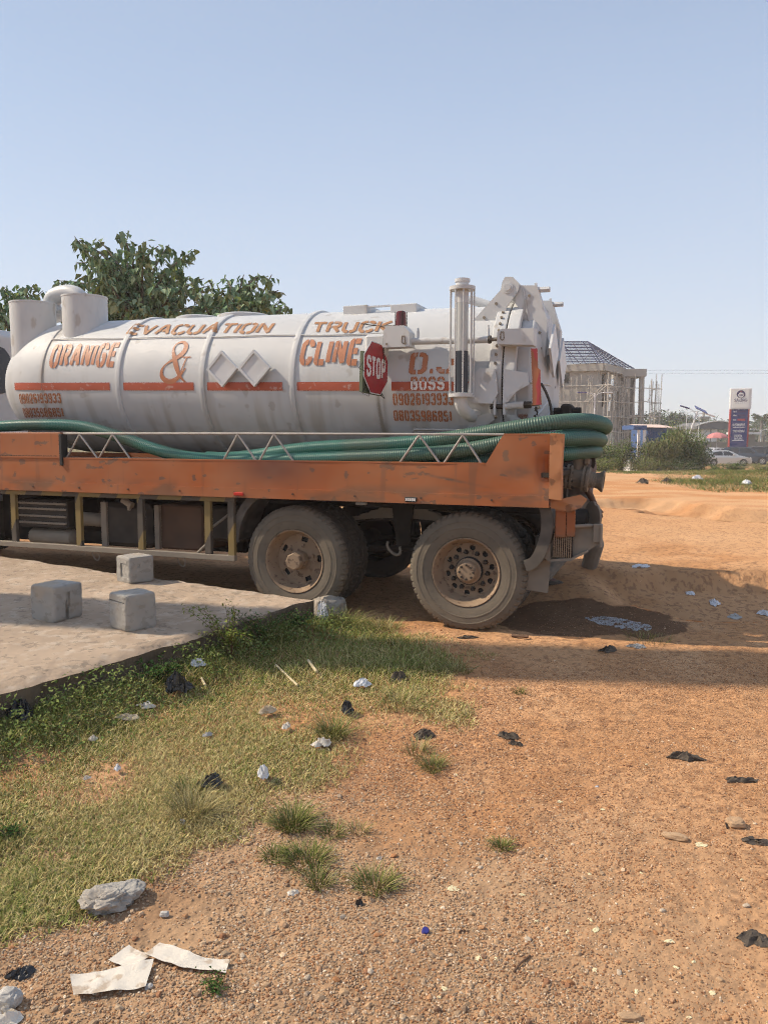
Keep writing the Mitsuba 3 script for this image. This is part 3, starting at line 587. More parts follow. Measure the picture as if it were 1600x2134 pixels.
# diamond placards
for cu, cz in ((-2.655, 2.37), (-2.285, 2.365)):
    h = 0.182; dm = lambda s: [(cu - s, cz), (cu, cz - s), (cu + s, cz), (cu, cz + s)]
    k = tp("placard", prism(dm(h), 0.02, 0.335), "plate_grey", False)
    fr = sg.Polygon(dm(h)).difference(sg.Polygon(dm(h - 0.035)))
    add(f"{k}__frame", L(prism(fr, 0.016, 0.3195)), "plate_grey", False)
    tp("placard_bracket", bx(cu - .05, cu + .05, .354, .41, cz - .05, cz + .05), "fitting_white", False)
# chimneys on the tank
for (u0, rr, yc, z0, z1) in ((-5.60, .25, .85, 2.55, 3.275), (-4.82, .25, .85, 2.6, 3.30)):
    c = lathe([(rr - .012, z0), (rr, z0), (rr, z1 - .02), (rr + .006, z1 - .018), (rr + .006, z1), (rr - .012, z1), (rr - .012, z0)], 56)
    vv = np.array(c.vertices); vv[:, 0] += u0; vv[:, 1] += yc
    if u0 < -5.2: vv += (meshkit.fbm(vv * 4, 2, 9)[:, None] - .5) * [.03, .03, 0]
    tp("tank__turret", TM(vv, c.faces), "fitting_white", 40)
path, _ = spline([(-5.17, 1.2, 2.9), (-5.17, 1.2, 3.22), (-5.21, 1.2, 3.37), (-5.33, 1.2, 3.43), (-5.50, 1.2, 3.43), (-5.63, 1.2, 3.37), (-5.635, 1.2, 3.27), (-5.56, 1.2, 3.19), (-5.53, 1.2, 3.16)], 48)
tp("tank__vent_pipe", tube(path, 0.102, 22), "fitting_white", True)
for u0, r_, z_ in ((-3.55, .26, 3.03), (-2.95, .3, 3.02)):
    c = lathe([(0.0, .03), (r_ - .03, .03), (r_, .015), (r_, -.3)], 40); vv = np.array(c.vertices) + [u0, TYC + .1, z_]; tp("tank__manhole", TM(vv, c.faces), "fitting_white", 40)
tp("tank__lug", bx(-3.36, -3.33, .62, .68, 2.70, 2.76, .006), "grimy_steel", False); tp("tank__lug", bx(-5.42, -5.37, .66, .70, 2.70, 2.78, .01), "plate_grey", False)
# roof boxes
for a, b, z0, z1 in ((-1.555, -1.29, 2.80, 3.003), (-1.045, -.771, 2.80, 2.987)):
    tp("roof_box", bx(a, b, .85, 1.35, z0, z1, .006), "fitting_white", False)
tp("roof_box_bar", bx(-1.29, -1.045, .86, .90, 2.975, 2.99), "plate_grey", False)
tp("roof_box_bar", bx(-1.29, -1.045, 1.30, 1.34, 2.975, 2.99), "plate_grey", False)
tp("roof_box_plate", bx(-1.86, -1.557, .9, 1.35, 2.90, 2.935, .006), "fitting_white", False)
# door flanges and rear door
for a, b in ((.075, .185), (.20, .305)):
    pr = [(TR - .01, a), (TR + .05, a), (TR + .055, a + .01), (TR + .055, b - .01), (TR + .05, b), (TR - .01, b)]; tp("tank__door_flange", tank_lathe(pr), "fitting_white", 40)
pr = [(TR - .01, .186), (TR + .03, .187), (TR + .03, .199), (TR - .01, .20)]; tp("tank__door_seal", tank_lathe(pr), "rubber_black", 40)
pr = [(TR - .03, .30)] + [(TR - .03, .40)] + [((TR - .03) * math.cos(t), .40 + .13 * math.sin(t)) for t in np.linspace(.05, math.pi / 2 - .02, 16)]
DOOR = tp("rear_door", tank_lathe(pr), "tank_white", True)
add(f"{DOOR}__stripe", tank_text(sg.box(0, 0, 1, 1), 1, [(.31, -.02), (.398, -.02), (.398, .07), (.31, .07)], TR - .0265), "stripe_red", True)
g, W = word("09026", 0.2, 0.13, True, .72); add(f"{DOOR}__lettering", tank_text(g, W, [(.312, -.40), (.398, -.40), (.398, -.29), (.312, -.29)], TR - .0265), "letter_orange", True, label="orange phone number running round the door")
for k in range(26):
    a_ = -1.15 + k * .096 * 1.0; pz = on_tank(np.array([.13]), np.array([a_ * TR]), TR + .05)[0]; nz_ = np.array([0, -math.cos(a_), math.sin(a_)])
    tp("flange_bolt", tube([pz, pz + nz_ * .022], .013, 6), "dusty_steel", False)
# hinge brackets at the top of the door
brA = [(-.20, 2.70), (-.163, 2.751), (.10, 3.02), (.112, 3.09), (.138, 3.132), (.208, 3.127), (.27, 3.06), (.255, 2.996), (.151, 2.856), (.16, 2.5), (-.1, 2.5)]
arA = [(.245, 3.056), (.419, 3.044), (.515, 2.746), (.505, 2.406), (.44, 2.395), (.42, 2.55), (.31, 2.55), (.30, 2.80), (.225, 2.90)]
for yc in (.74, 1.58):
    tp("hinge_bracket", cat(prism(brA, .022, yc - .09), prism(brA, .022, yc + .07), bx(-.02, .05, yc - .07, yc + .07, 2.6, 2.9)), "fitting_white", False)
    b = sg.Polygon(arA); K = tp("door_arm", cat(prism(b, .02, yc - .055), prism(b, .02, yc + .035), prism(b.buffer(-.001).difference(b.buffer(-.02)), .07, yc - .035)), "fitting_white", False)
    add(f"{K}__rib", L(tube([(.30, yc - .06, 3.02), (.40, yc - .06, 2.50)], .009, 6)), "fitting_white", True)
    c = lathe([(0, -.115), (.03, -.115), (.03, -.10), (.052, -.098), (.052, -.09), (.052, .11), (0, .11)], 24, "y"); tp("hinge_pin", TM(np.array(c.vertices) + [.162, yc, 3.035], c.faces), "fitting_white", 30)
    c = lathe([(0, .10), (.022, .10), (.026, .09), (.026, .0), (.034, -.0), (.034, -.04), (0, -.04)], 6, "x"); tp("door_bolt", TM(np.array(c.vertices) + [.43, yc, 3.012], c.faces), "plate_grey", False)
    tp("door_bolt_latch", bx(.39, .41, yc - .01, yc + .03, 3.04, 3.075), "plate_grey", False)
tp("brace_tube", tube([(-.35, 1.25, 3.06), (.1, 1.25, 2.90)], .045, 14), "fitting_white", True)
tp("brace_tube", tube([(-.3, .74, 2.72), (.2, 1.25, 3.02)], .02, 10), "fitting_white", True)
# door ram with its end boxes, beacon
tp("door_ram", tube([(-.66, .33, 2.555), (.075, .33, 2.54)], .031, 18), "fitting_white", True)
tp("door_ram_collar", tube([(.07, .33, 2.54), (.092, .33, 2.54)], .036, 14), "rubber_black", 40)
tp("door_ram_rod", tube([(.09, .33, 2.54), (.19, .33, 2.538)], .017, 10), "dusty_steel", True)
tp("ram_box", prism([(-.885, 2.50), (-.885, 2.655), (-.84, 2.69), (-.69, 2.69), (-.635, 2.63), (-.635, 2.50)], .16, .24), "fitting_white", False)
tp("ram_box", prism([(.17, 2.485), (.17, 2.585), (.21, 2.612), (.48, 2.605), (.48, 2.465)], .18, .22), "fitting_white", False)
for u, z, y in ((-.69, 2.56, .236), (.215, 2.55, .216)): tp("ram_box_shackle", tube([(u - .012, y, z + .035), (u + .012, y, z + .035), (u + .016, y, z - .02), (u, y, z - .035), (u - .016, y, z - .02), (u - .012, y, z + .035)], .005, 6), "dusty_steel", True)
tp("ram_cover", bx(-1.10, -.885, .30, .42, 2.42, 2.64, .03), "fitting_white", False)
for u, z in ((-.59, 2.62), (.06, 2.615)): tp("grease_nipple", cat(tube([(u, .36, z - .04), (u, .36, z + .03)], .013, 8), tube([(u, .36, z + .03), (u, .36, z + .055)], .008, 8)), "plate_grey", 30)
BE = tp("beacon", TM(np.array((c := lathe([(0, 0), (.047, 0), (.05, .01), (.046, .125), (.036, .138), (0, .14)], 28)).vertices) + [-.745, .33, 2.69], c.faces), "beacon_glass", 30)
for a in range(4): add(f"{BE}__guard", L(tube([(-.745 + .054 * math.cos(a * 1.57 + .6), .33 + .054 * math.sin(a * 1.57 + .6), 2.69 + z) for z in (0, .135)], .004, 5)), "black_paint", True)
add(f"{BE}__base", L(TM(np.array((c := lathe([(0, -.03), (.058, -.03), (.058, .0), (0, .0)], 24)).vertices) + [-.745, .33, 2.69], c.faces)), "fitting_white", 30)
# caged level gauge
GU, GY = -.125, .16
GA = tp("level_gauge", tube([(GU, GY, 2.06), (GU, GY, 2.95)], .054, 24), "gauge_glass", 40)
add(f"{GA}__liquid", L(tube([(GU, GY, 2.075), (GU, GY, 2.43)], .0555, 24)), "gauge_dark", 40)
add(f"{GA}__liquid", L(tube([(GU, GY, 2.84), (GU, GY, 2.93)], .0555, 24)), "plate_grey", 40)
for z0, z1, r0 in ((2.945, 2.975, .112), (2.035, 2.065, .112)):
    c = lathe([(.04, z0), (r0, z0), (r0, z1), (.04, z1)], 36); add(f"{GA}__cage_ring", L(TM(np.array(c.vertices) + [GU, GY, 0], c.faces)), "fitting_white", 30)
for a in np.arange(9) * 2 * math.pi / 9 + .2:
    x_, y_ = GU + .104 * math.cos(a), GY + .104 * math.sin(a); add(f"{GA}__cage_bar", L(tube([(x_, y_, 2.05), (x_, y_, 2.96)], .0065, 8)), "fitting_white", True)
c = lathe([(0, 3.045), (.05, 3.045), (.066, 3.04), (.066, 3.015), (.056, 3.012), (.056, 2.97), (0, 2.97)], 28); add(f"{GA}__cap", L(TM(np.array(c.vertices) + [GU, GY, 0], c.faces)), "plate_grey", 30)
pth, _ = spline([(GU, GY, 2.05), (GU, GY, 1.97), (GU + .03, GY + .07, 1.90), (GU + .06, GY + .25, 1.88), (GU + .06, GY + .4, 1.88)], 24); add(f"{GA}__elbow_pipe", L(tube(pth, .056, 18)), "fitting_white", True)
for z in (2.42, 2.26): add(f"{GA}__bracket", L(bx(GU - .09, GU - .05, GY - .02, .42, z - .05, z + .05)), "fitting_white", False)
# claws of the door lock
cl = [[(-.14, 2.10), (-.06, 2.22), (.0, 2.30), (.14, 2.28), (.17, 2.07), (.12, 1.98), (-.06, 1.99)], [(.215, 2.28), (.42, 2.24), (.44, 2.14), (.33, 2.08), (.26, 1.99), (.215, 1.985)],
      [(-.16, 1.72), (-.09, 1.82), (-.04, 1.88), (.12, 1.90), (.13, 1.84), (.02, 1.77), (-.12, 1.70)], [(.22, 1.90), (.33, 1.87), (.42, 1.80), (.45, 1.70), (.40, 1.72), (.30, 1.80)]]
for i, p in enumerate(cl):
    m = prism(p, .025, .0); v = np.array(m.vertices); lean = (.28, .28, -.9, -.9)[i]
    v[:, 1] += .30 + (np.array([2.28 - q for q in v[:, 2]]) * -lean * .35 if i < 2 else (1.90 - v[:, 2]) * .5); tp("lock_claw", TM(v, m.faces), "fitting_white", False)
for u in (.13, .215): tp("lock_lug", bx(u, u + .022, .28, .38, 1.88, 2.03, .004), "fitting_white", False)
tp("lock_bolt", tube([(.10, .31, 1.955), (.26, .31, 1.955)], .022, 14), "grimy_steel", 40)
LK = tp("lock_handle", tube([(.235, .30, 1.955), (.40, .29, 1.965)], np.array([.03, .034]), 12), "fitting_white", 40)
add(f"{LK}__nut", L(tube([(.395, .29, 1.965), (.46, .29, 1.967)], .034, 6)), "grimy_steel", False); add(f"{LK}__rod", L(tube([(.46, .29, 1.967), (.52, .29, 1.97), (.53, .28, 1.94), (.50, .28, 1.93)], .014, 8)), "dusty_steel", True)
for k in range(7): tp("lock_chain", tube([(.505 + .012 * math.sin(k * 2), .27, 1.93 - k * .035 + d) for d in (.02, -.02)], .008 if k % 2 else .012, 6), "grimy_steel", True)
tp("lower_step", prism([(.13, 1.60), (.16, 1.77), (.24, 1.78), (.31, 1.70), (.33, 1.60)], .05, .32), "fitting_white", False)
tp("hand_rail", cat(tube([(-.62, .2, 1.66), (-.57, .2, 1.755), (.08, .2, 1.745)], .011, 8)), "rail_steel", True)
tp("beacon_wire", tube(spline([(-.79, .27, 2.70), (-.83, .25, 2.64), (-.88, .27, 2.56), (-.90, .29, 2.45), (-.905, .33, 2.33)], 20)[0], .006, 6), "rubber_black", True)
tp("beacon_wire", tube(spline([(-1.25, .60, 2.78), (-1.0, .56, 2.74), (-.9, .42, 2.72), (-.80, .34, 2.70)], 20)[0], .005, 6), "rubber_black", True)
for u_, z_ in ((-.05, 2.78), (.06, 2.9), (.05, 2.70), (.36, 2.95), (.46, 2.62), (.47, 2.48)): tp("bracket_bolt", tube([(u_, .64, z_), (u_, .652, z_)], .014, 6), "dusty_steel", False)
for u_ in (-.85, -.67): tp("ram_box_bolt", tube([(u_, .232, 2.53), (u_, .242, 2.53)], .011, 6), "dusty_steel", False)
for a_ in (-.9, -.45, 0.0, .45, .9): tp("rear_door_rib", tube([(.40 + .125 * math.cos(t), TYC + .05 * a_ - (TR - .03) * math.sin(t) * math.cos(a_), tzc(.4) + (TR - .03) * math.sin(t) * math.sin(a_)) for t in np.linspace(.35, 1.45, 12)], .012, 6), "fitting_white", True)
# rear diamond placards seen on edge
for y_, z_ in ((.80, 2.47), (1.35, 2.41)):
    h = .24; pl = hull([(.555 + .02 * s, y_ + a * h, z_ + b * h) for s in (0, 1) for a, b in ((1, 0), (0, 1), (-1, 0), (0, -1))]); K = tp("placard", pl, "plate_grey", False)
    tp("placard_bracket", bx(.42, .56, y_ - .04, y_ + .04, z_ - .04, z_ + .04), "fitting_white", False)
# rear fittings beside the door
tp("rear_valve_block", cat(bx(.60, .70, 1.05, 1.3, 1.86, 2.0, .02), tube([(.5, 1.15, 1.93), (.78, 1.15, 1.93)], .04, 12), tube([(.68, 1.0, 1.9), (.68, 1.35, 1.9)], .03, 10)), "grimy_steel", 30)
tp("rear_cable", tube(spline([(.50, .55, 2.16), (.56, .50, 2.06), (.60, .5, 1.92), (.58, .55, 1.82)], 20)[0], .012, 8), "rubber_black", True)
# tray along the side, its raised ends and lattice
side = [(-6.9, 1.125), (.69, 1.125), (.69, 1.715), (.335, 1.71), (.30, 1.70), (.165, 1.475), (.14, 1.465), (-4.34, 1.465), (-6.9, 1.465)]
def dent(m, a=.010, f=2.2):
    v, fc = trimesh.remesh.subdivide_to_size(m.vertices, m.faces, 0.09); k = v[:, 1:2] < -.08
    v[:, 1:2] += k * ((meshkit.fbm(v * f, 3, 4)[:, None] - .5) * 2 * a * (.4 + 1.6 * sm(-1.4, .1, v[:, :1])) + .05 * sm(.58, .68, v[:, :1]) * sm(.17, .05, np.abs(v[:, 2:] - 1.42)) * (.5 + meshkit.fbm(v * 9, 2, 2)[:, None])); return TM(v, fc)
TRAY = tp("side_tray", dent(prism(side, .012, -.10)), "orange_paint", 30)
add(f"{TRAY}__lower_rail", L(cat(dent(prism([(-6.9, 1.118), (.69, 1.115), (.69, 1.21), (-6.9, 1.21)], .014, -.113), .006), bx(-6.9, .69, -.10, .15, 1.115, 1.13))), "orange_paint", 30)
add(f"{TRAY}__top_lip", L(cat(bx(-4.33, .15, -.104, -.04, 1.462, 1.474), bx(.31, .69, -.104, -.03, 1.708, 1.718))), "orange_paint", False)
tp("tray_floor", bx(-6.9, .75, -.08, 2.40, 1.36, 1.40), "grimy_steel", False)
tp("side_tray", prism(side, .012, 2.41), "orange_paint", False)
K = tp("locker_panel", bx(-6.9, -4.345, -.112, -.06, 1.462, 1.735, .008), "orange_paint", False)
add(f"{K}__end_post", L(bx(-4.36, -4.325, -.122, -.03, 1.39, 1.72, .004)), "black_paint", False)
add(f"{K}__seam", L(bx(-6.9, -4.40, -.1135, -.11, 1.487, 1.492)), "black_paint", False)
pl = prism([(.690, 1.19), (.69, 1.715), (.70, 1.722), (.795, 1.715), (.785, 1.45), (.79, 1.18)], .10, -.118); v, f_ = trimesh.remesh.subdivide_to_size(pl.vertices, pl.faces, .06); v[:, 1] += (meshkit.fbm(v * 7, 2, 3) - .5) * .03
tp("corner_post", TM(v, f_), "orange_dusty", 30)
tp("corner_post_crack", bx(.70, .78, -.1205, -.10, 1.448, 1.453), "black_paint", False)
for p, y0 in (([(.685, 1.205), (.79, 1.19), (.93, 1.225), (.99, 1.19), (.94, 1.12), (.84, 1.085), (.70, 1.11)], -.05), ([(.73, 1.09), (.86, 1.075), (.89, 1.10), (.87, 1.12), (.74, 1.12)], -.03)):
    m = prism(p, .012, y0); v, f_ = trimesh.remesh.subdivide_to_size(m.vertices, m.faces, .04); v[:, 1] += (meshkit.fbm(v * 9, 2, 6) - .5) * .09; tp("bent_corner_plate", TM(v, f_), "orange_dusty", 20)
tp("corner_bracket", cat(bx(.725, .81, .02, .05, .86, 1.085, .006), bx(.815, .885, .03, .06, .87, 1.09, .006)), "orange_paint", False)
tp("lattice_rail", tube([(-4.33, -.075, 1.722), (-2, -.075, 1.720), (.31, -.075, 1.710)], .0115, 10), "rail_steel", True)
for a, b, c in [((-4.305, 1.47), (-4.12, 1.715), (-3.905, 1.47)), ((-3.886, 1.47), (-3.70, 1.715), (-3.495, 1.47)), ((-2.399, 1.47), (-2.235, 1.715), (-2.047, 1.47)), ((-2.006, 1.47), (-1.845, 1.715), (-1.653, 1.47)), ((-.606, 1.47), (-.431, 1.705), (-.249, 1.47)), ((-.206, 1.47), (-.044, 1.705), (.116, 1.47))]:
    for q in (a, c): tp("lattice_strut", tube([(q[0], -.07, q[1]), (b[0], -.075, b[1])], .0105, 8), "rail_steel", True)
for u_ in np.arange(-6.6, .6, .62): tp("tray_bolt", tube([(u_, -.112, 1.165), (u_, -.121, 1.165)], .010, 6), "rust_brown", False)
# marker lamps
tp("marker_lamp", bx(-2.265, -2.16, -.128, -.112, 1.135, 1.168, .006), "lamp_red", False)
K = tp("marker_lamp", bx(-.545, -.435, -.13, -.112, 1.128, 1.172, .006), "black_paint", False)
for k in range(5): add(f"{K}__lens", L(bx(-.535 + k * .019, -.521 + k * .019, -.133, -.129, 1.138, 1.162)), "sign_white", False)
tp("marker_lamp", bx(-1.02, -.92, -.10, -.06, 1.085, 1.11, .004), "dusty_steel", False)
# chassis, axles, springs
for y in (.72, 1.50): tp("chassis_rail", bx(-8.9, .62, y, y + .09, .98, 1.25, .008), "grimy_steel", False)
for u in (-6.0, -4.4, -2.9, -.85, .4): tp("cross_member", bx(u, u + .12, .1, 2.3, 1.25, 1.36), "grimy_steel", False)
for u in (-.03, -1.70): tp("axle", cat(tube([(u, .3, .525), (u, 2.05, .525)], .085, 16), TM(np.array(trimesh.creation.icosphere(2, .22).vertices) + [u, 1.17, .525], trimesh.creation.icosphere(2, .22).faces)), "grimy_steel", 40)
for yc in (.72, 1.52):
    S = tp("leaf_spring", prism(sg.LineString([(-1.62, .80), (-1.2, .86), (-.85, .88), (-.5, .86), (-.1, .80)]).buffer(.012, cap_style=2), .09, yc), "grimy_steel", False)
    for k in range(1, 6): add(f"{S}__leaf", L(prism(sg.LineString([(-1.62 + .1 * k, .80 + .034 * k), (-1.2 + .03 * k, .86 + .026 * k), (-.85, .88 + .026 * k), (-.5 - .03 * k, .86 + .026 * k), (-.1 - .1 * k, .80 + .034 * k)]).buffer(.0115, cap_style=2), .085, yc + .002)), "dusty_steel", False)
    tp("torque_rod", tube([(-1.45, yc + .04, .56), (-.30, yc + .04, .60)], .035, 12), "grimy_steel", 40)
    tp("spring_hanger", prism([(-.98, 1.2), (-.72, 1.2), (-.79, .62), (-.91, .62)], .05, yc - .05), "grimy_steel", False)
tp("tow_hook", tube(spline([(-.88, .35, .70), (-.84, .35, .60), (-.78, .35, .58), (-.76, .35, .66)], 12)[0], .014, 8), "dusty_steel", True)
# wheels
def tyre(u, y0, sgn=1, w=.30, n=192):
    pr = np.array([(.300, .035), (.312, .012), (.345, .002), (.37, -.003), (.385, -.0045), (.388, -.009), (.396, -.009), (.399, -.006), (.44, -.0045), (.443, -.008), (.450, -.008), (.453, -.003), (.482, .006), (.505, .020), (.522, .045), (.526, .062), (.526, .10), (.517, .103), (.517, .112), (.527, .115), (.528, .185), (.518, .188), (.518, .197), (.526, .20), (.526, .238), (.522, .255), (.505, .28), (.45, .304), (.345, .298), (.312, .288), (.300, .265)])
    def mod(i, a):
        k = np.isin(np.arange(len(pr)), [13, 14, 15, 16, 23, 24, 25, 26])[:, None]
        return -0.011 * k * (np.mod(a * 56 / (2 * math.pi) + (i > 19) * .5, 1) < .26)
    m = lathe(pr, n * 2 if sgn > 0 else 96, "y", mod); v = np.array(m.vertices); f = m.faces
    if sgn < 0: v[:, 1] = w - v[:, 1]; f = f[:, ::-1]
    v[:, 2] = np.where(v[:, 2] < -.50, -.50 + (v[:, 2] + .50) * .6, v[:, 2])
    return TM(v + [u, y0, .515], f)
def disc(holes, r0, r1, th):
    c = sg.Point(0, 0).buffer(r1, 48)
    for h in holes: c = c.difference(h)
    return prism(c, th, 0)
def wheel(u, y0, kind, sgn=1):
    W_ = tp("wheel", tyre(u, y0, sgn), "tyre_rubber", 35)
    def put(m):
        v = np.array(m.vertices); f = m.faces
        if sgn < 0: v[:, 1] = .30 - v[:, 1]; f = f[:, ::-1]
        return L(TM(v + [u, y0, .515], f))
    add(f"{W_}__rim", put(lathe([(.302, .03), (.306, .014), (.300, .006), (.292, .010), (.286, .022), (.280, .05), (.268, .09), (.250, .12), (.243, .158), (.22, .166)], 64, "y")), "rim_paint", 40)
    if kind == "round":
        hs = [sg.Point(.205 * math.cos(t), .205 * math.sin(t)).buffer(.026, 10) for t in np.arange(10) * math.pi / 5 + .2]
    elif kind == "slot":
        hs = [sa.rotate(sg.box(.185, -.024, .222, .024).buffer(.01), math.degrees(t), origin=(0, 0)) for t in np.arange(5) * math.pi * 2 / 5 + 2.6]
    else: hs = []
    d = disc(hs, 0, .246, .014); v = np.array(d.vertices); v[:, 1] += .150; add(f"{W_}__disc", put(TM(v, d.faces)), "rim_paint", False)
    add(f"{W_}__drum", put(lathe([(0, .185), (.24, .185), (.24, .26)], 40, "y")), "black_paint", 40)
    if kind == "round":
        add(f"{W_}__hub", put(lathe([(0, .035), (.075, .035), (.085, .042), (.095, .06), (.095, .09), (.115, .10), (.115, .15)], 32, "y")), "rim_paint", 35)
        for t in np.arange(10) * math.pi / 5 + .2 + math.pi / 10: add(f"{W_}__wheel_nut", put(TM(np.array((c := lathe([(0, .112), (.017, .112), (.017, .14), (.024, .15)], 6, "y")).vertices) + [.165 * math.cos(t), 0, .165 * math.sin(t)], c.faces)), "grimy_steel", False)
        for t in np.arange(8) * math.pi / 4: add(f"{W_}__hub_bolt", put(TM(np.array((c := lathe([(0, .022), (.010, .022), (.010, .04)], 6, "y")).vertices) + [.062 * math.cos(t), 0, .062 * math.sin(t)], c.faces)), "grimy_steel", False)
        add(f"{W_}__hub_ring", put(lathe([(.098, .10), (.122, .10), (.122, .15)], 32, "y")), "black_paint", 35)
    elif kind == "slot":
        add(f"{W_}__hub", put(lathe([(0, -.012), (.072, -.012), (.082, -.002), (.085, .05), (.09, .06), (.09, .15)], 8, "y")), "rim_paint", False)
        for t in np.arange(6) * math.pi / 3 + .3: add(f"{W_}__wheel_nut", put(TM(np.array((c := lathe([(0, .125), (.016, .125), (.016, .15)], 6, "y")).vertices) + [.14 * math.cos(t), 0, .14 * math.sin(t)], c.faces)), "rim_paint", False)
wheel(-.03, 0.0, "round"); wheel(-1.70, 0.0, "slot")
wheel(-.03, .34, ""); wheel(-1.70, .34, "")
wheel(-.03, 2.02, "", -1); wheel(-1.70, 2.02, "", -1); wheel(-7.9, .02, "round"); wheel(-7.9, 2.0, "", -1)
def band(pts, w):
    p = spline([(a, 0, b) for a, b in pts], 26)[0][:, [0, 2]]; t = np.gradient(p, axis=0); t /= np.linalg.norm(t, axis=1, keepdims=True); q = p + np.stack([-t[:, 1], t[:, 0]], -1) * w
    return p, q
for pts, w in (([(.585, 1.13), (.615, 1.02), (.612, .90), (.58, .78), (.525, .68), (.475, .655)], .085), ([(-2.02, 1.12), (-2.13, 1.05), (-2.22, .93), (-2.27, .80), (-2.29, .67)], -.07)):
    p, q = band(pts, w); ring = sg.Polygon(np.vstack([p, q[::-1]])).buffer(0); r2 = sg.LineString(p if w > 0 else p).buffer(.008, cap_style=2)
    K = tp("mudguard", cat(prism(ring, .03, -.02), prism(sg.LineString(q).buffer(.009, cap_style=2), .5, -.02)), "rubber_black", 30)
tp("mud_flap", prism([(.505, .66), (.68, .65), (.665, .37), (.48, .385)], .012, .10), "dusty_steel", False)
# side guard with hazard paint
tp("guard_top_bar", bx(-6.9, -2.30, -.06, -.01, 1.065, 1.112, .004), "hazard_paint", False)
for u in (-2.345, -2.61, -3.41, -4.205, -5.10, -5.9, -6.7): tp("guard_post", bx(u - .035, u + .035, -.055, -.01, .545, 1.065, .004), "hazard_paint", False)
tp("guard_bottom_bar", bx(-6.9, -2.31, -.06, -.005, .49, .545, .004), "dusty_steel", False)
tp("guard_brace", tube([(-2.75, -.02, .55), (-2.62, -.02, .66)], .014, 6), "dusty_steel", False)
tp("guard_brace", tube([(-2.60, .0, .80), (-2.45, .15, .95)], .014, 6), "dusty_steel", False)
TB = tp("tool_box", bx(-5.20, -4.51, .12, .60, .69, 1.0, .015), "grimy_steel", False)
for z in (.745, .82, .90, .96): add(f"{TB}__ridge", L(bx(-5.19, -4.52, .10, .125, z - .012, z + .012, .005)), "dusty_steel", False)
add(f"{TB}__slot", L(bx(-4.93, -4.78, .094, .10, .79, .805)), "black_paint", False)
tp("air_tank", tube([(-5.15, .25, .575), (-5.12, .25, .575), (-4.55, .25, .575), (-4.52, .25, .575)], np.array([.05, .09, .09, .05]), 24), "dusty_steel", 40)
tp("air_filter", tube([(-4.42, .22, .80), (-4.40, .22, .80), (-4.18, .30, .78), (-4.1, .32, .78)], np.array([.05, .075, .075, .07]), 20), "dusty_steel", 40)
tp("fuel_tank", bx(-4.10, -3.45, .16, .75, .52, .99, .05), "grimy_steel", 30)
tp("fuel_tank_strap", bx(-4.07, -4.0, .13, .17, .52, 1.0, .004), "dusty_steel", False)
tp("battery_box", bx(-3.38, -2.85, .22, .8, .52, .99, .02), "rust_brown", False)
tp("battery_box_strap", bx(-3.42, -3.36, .18, .24, .52, .98, .004), "dusty_steel", False)
tp("pipe_union", cat(tube([(-3.78, .14, 1.03), (-3.66, .14, .97)], .035, 10), tube([(-3.70, .14, 1.02), (-3.70, .14, .92)], .02, 8)), "dusty_steel", 30)
for u in (-4.05, -2.98): tp("loose_wire", tube(spline([(u, -.02, .50), (u + .02, -.03, .42), (u + .05, -.03, .40), (u + .07, -.02, .49)], 14)[0], .004, 5), "dusty_steel", True)
tp("hub_reduction", bx(-2.95, -2.4, .3, .6, .62, .98, .03), "grimy_steel", False)
# far side of the chassis; boxes and skirt are added to darken the underside
for a, b in ((-7.2, -5.32), (-5.3, -4.26), (-4.24, -3.26), (-3.24, -2.3)): tp("far_shade_box", bx(a, b, 1.72, 2.34, .26, 1.12, .03), "grimy_steel", False)
tp("far_shade_skirt", bx(-1.18, -.56, 2.28, 2.31, .22, 1.12, .004), "grimy_steel", False)
tp("gearbox", bx(-5.6, -4.6, .9, 1.5, .55, 1.1, .08), "grimy_steel", False); tp("drive_shaft", tube([(-4.6, 1.2, .8), (-1.9, 1.18, .6)], .06, 10), "grimy_steel", 40)
# rear bumper, lamps, outlet valve
BU = tp("rear_bumper", cat(prism([(.60, .83), (.68, .93), (.69, .65), (.60, .70)], .20, .03), prism([(.69, .925), (1.03, .955), (1.085, .94), (1.085, .82), (.99, .75), (.86, .672), (.69, .655)], .012, .10), prism([(.69, .65), (.86, .668), (.99, .745), (.985, .76), (.86, .69), (.69, .67)], .14, .04)), "dusty_steel", 20)
add(f"{BU}__tube", L(tube([(.66, .05, .935), (.80, .05, .945), (1.0, .07, .965), (1.04, .12, .95)], .017, 10)), "dusty_steel", True)
LC = f"{BU}__lamp_cluster"; add(LC, L(bx(.705, .865, .055, .10, .685, .90, .006)), "grimy_steel", False)
add(f"{BU}__lamp_bracket", L(cat(bx(1.03, 1.10, .05, .09, .83, .98, .004), bx(1.085, 1.10, .03, .12, .79, .98, .003))), "dusty_steel", False)
for k in range(9): add(f"{BU}__lamp_rib", L(bx(.712 + k * .017, .720 + k * .017, .045, .058, .69, .895)), "rim_paint", False)
def along_u(prof, y, z, tilt=0.0, n=36):
    m = lathe(prof, n, axis="x"); v = np.array(m.vertices); c, s = math.cos(tilt), math.sin(tilt); u0 = .62
    x_ = v[:, 0] - u0; v[:, 0], v[:, 2] = u0 + x_ * c + v[:, 2] * s, -x_ * s + v[:, 2] * c
    return TM(v + [0, y, z], m.faces)
VA = tp("outlet_valve", along_u([(.0, .45), (.085, .45), (.085, .70), (.115, .70), (.115, .722), (.10, .724), (.10, .735), (.115, .737), (.115, .758), (.09, .76), (.092, .84), (.12, .845), (.12, .868), (.105, .870), (.105, .880), (.12, .882), (.118, .905), (.075, .91), (.068, .955), (.075, .99), (.098, 1.02), (.10, 1.035), (.07, 1.036), (.07, .9), (0, .9)], .85, 1.335, .12), "dusty_steel", 30)
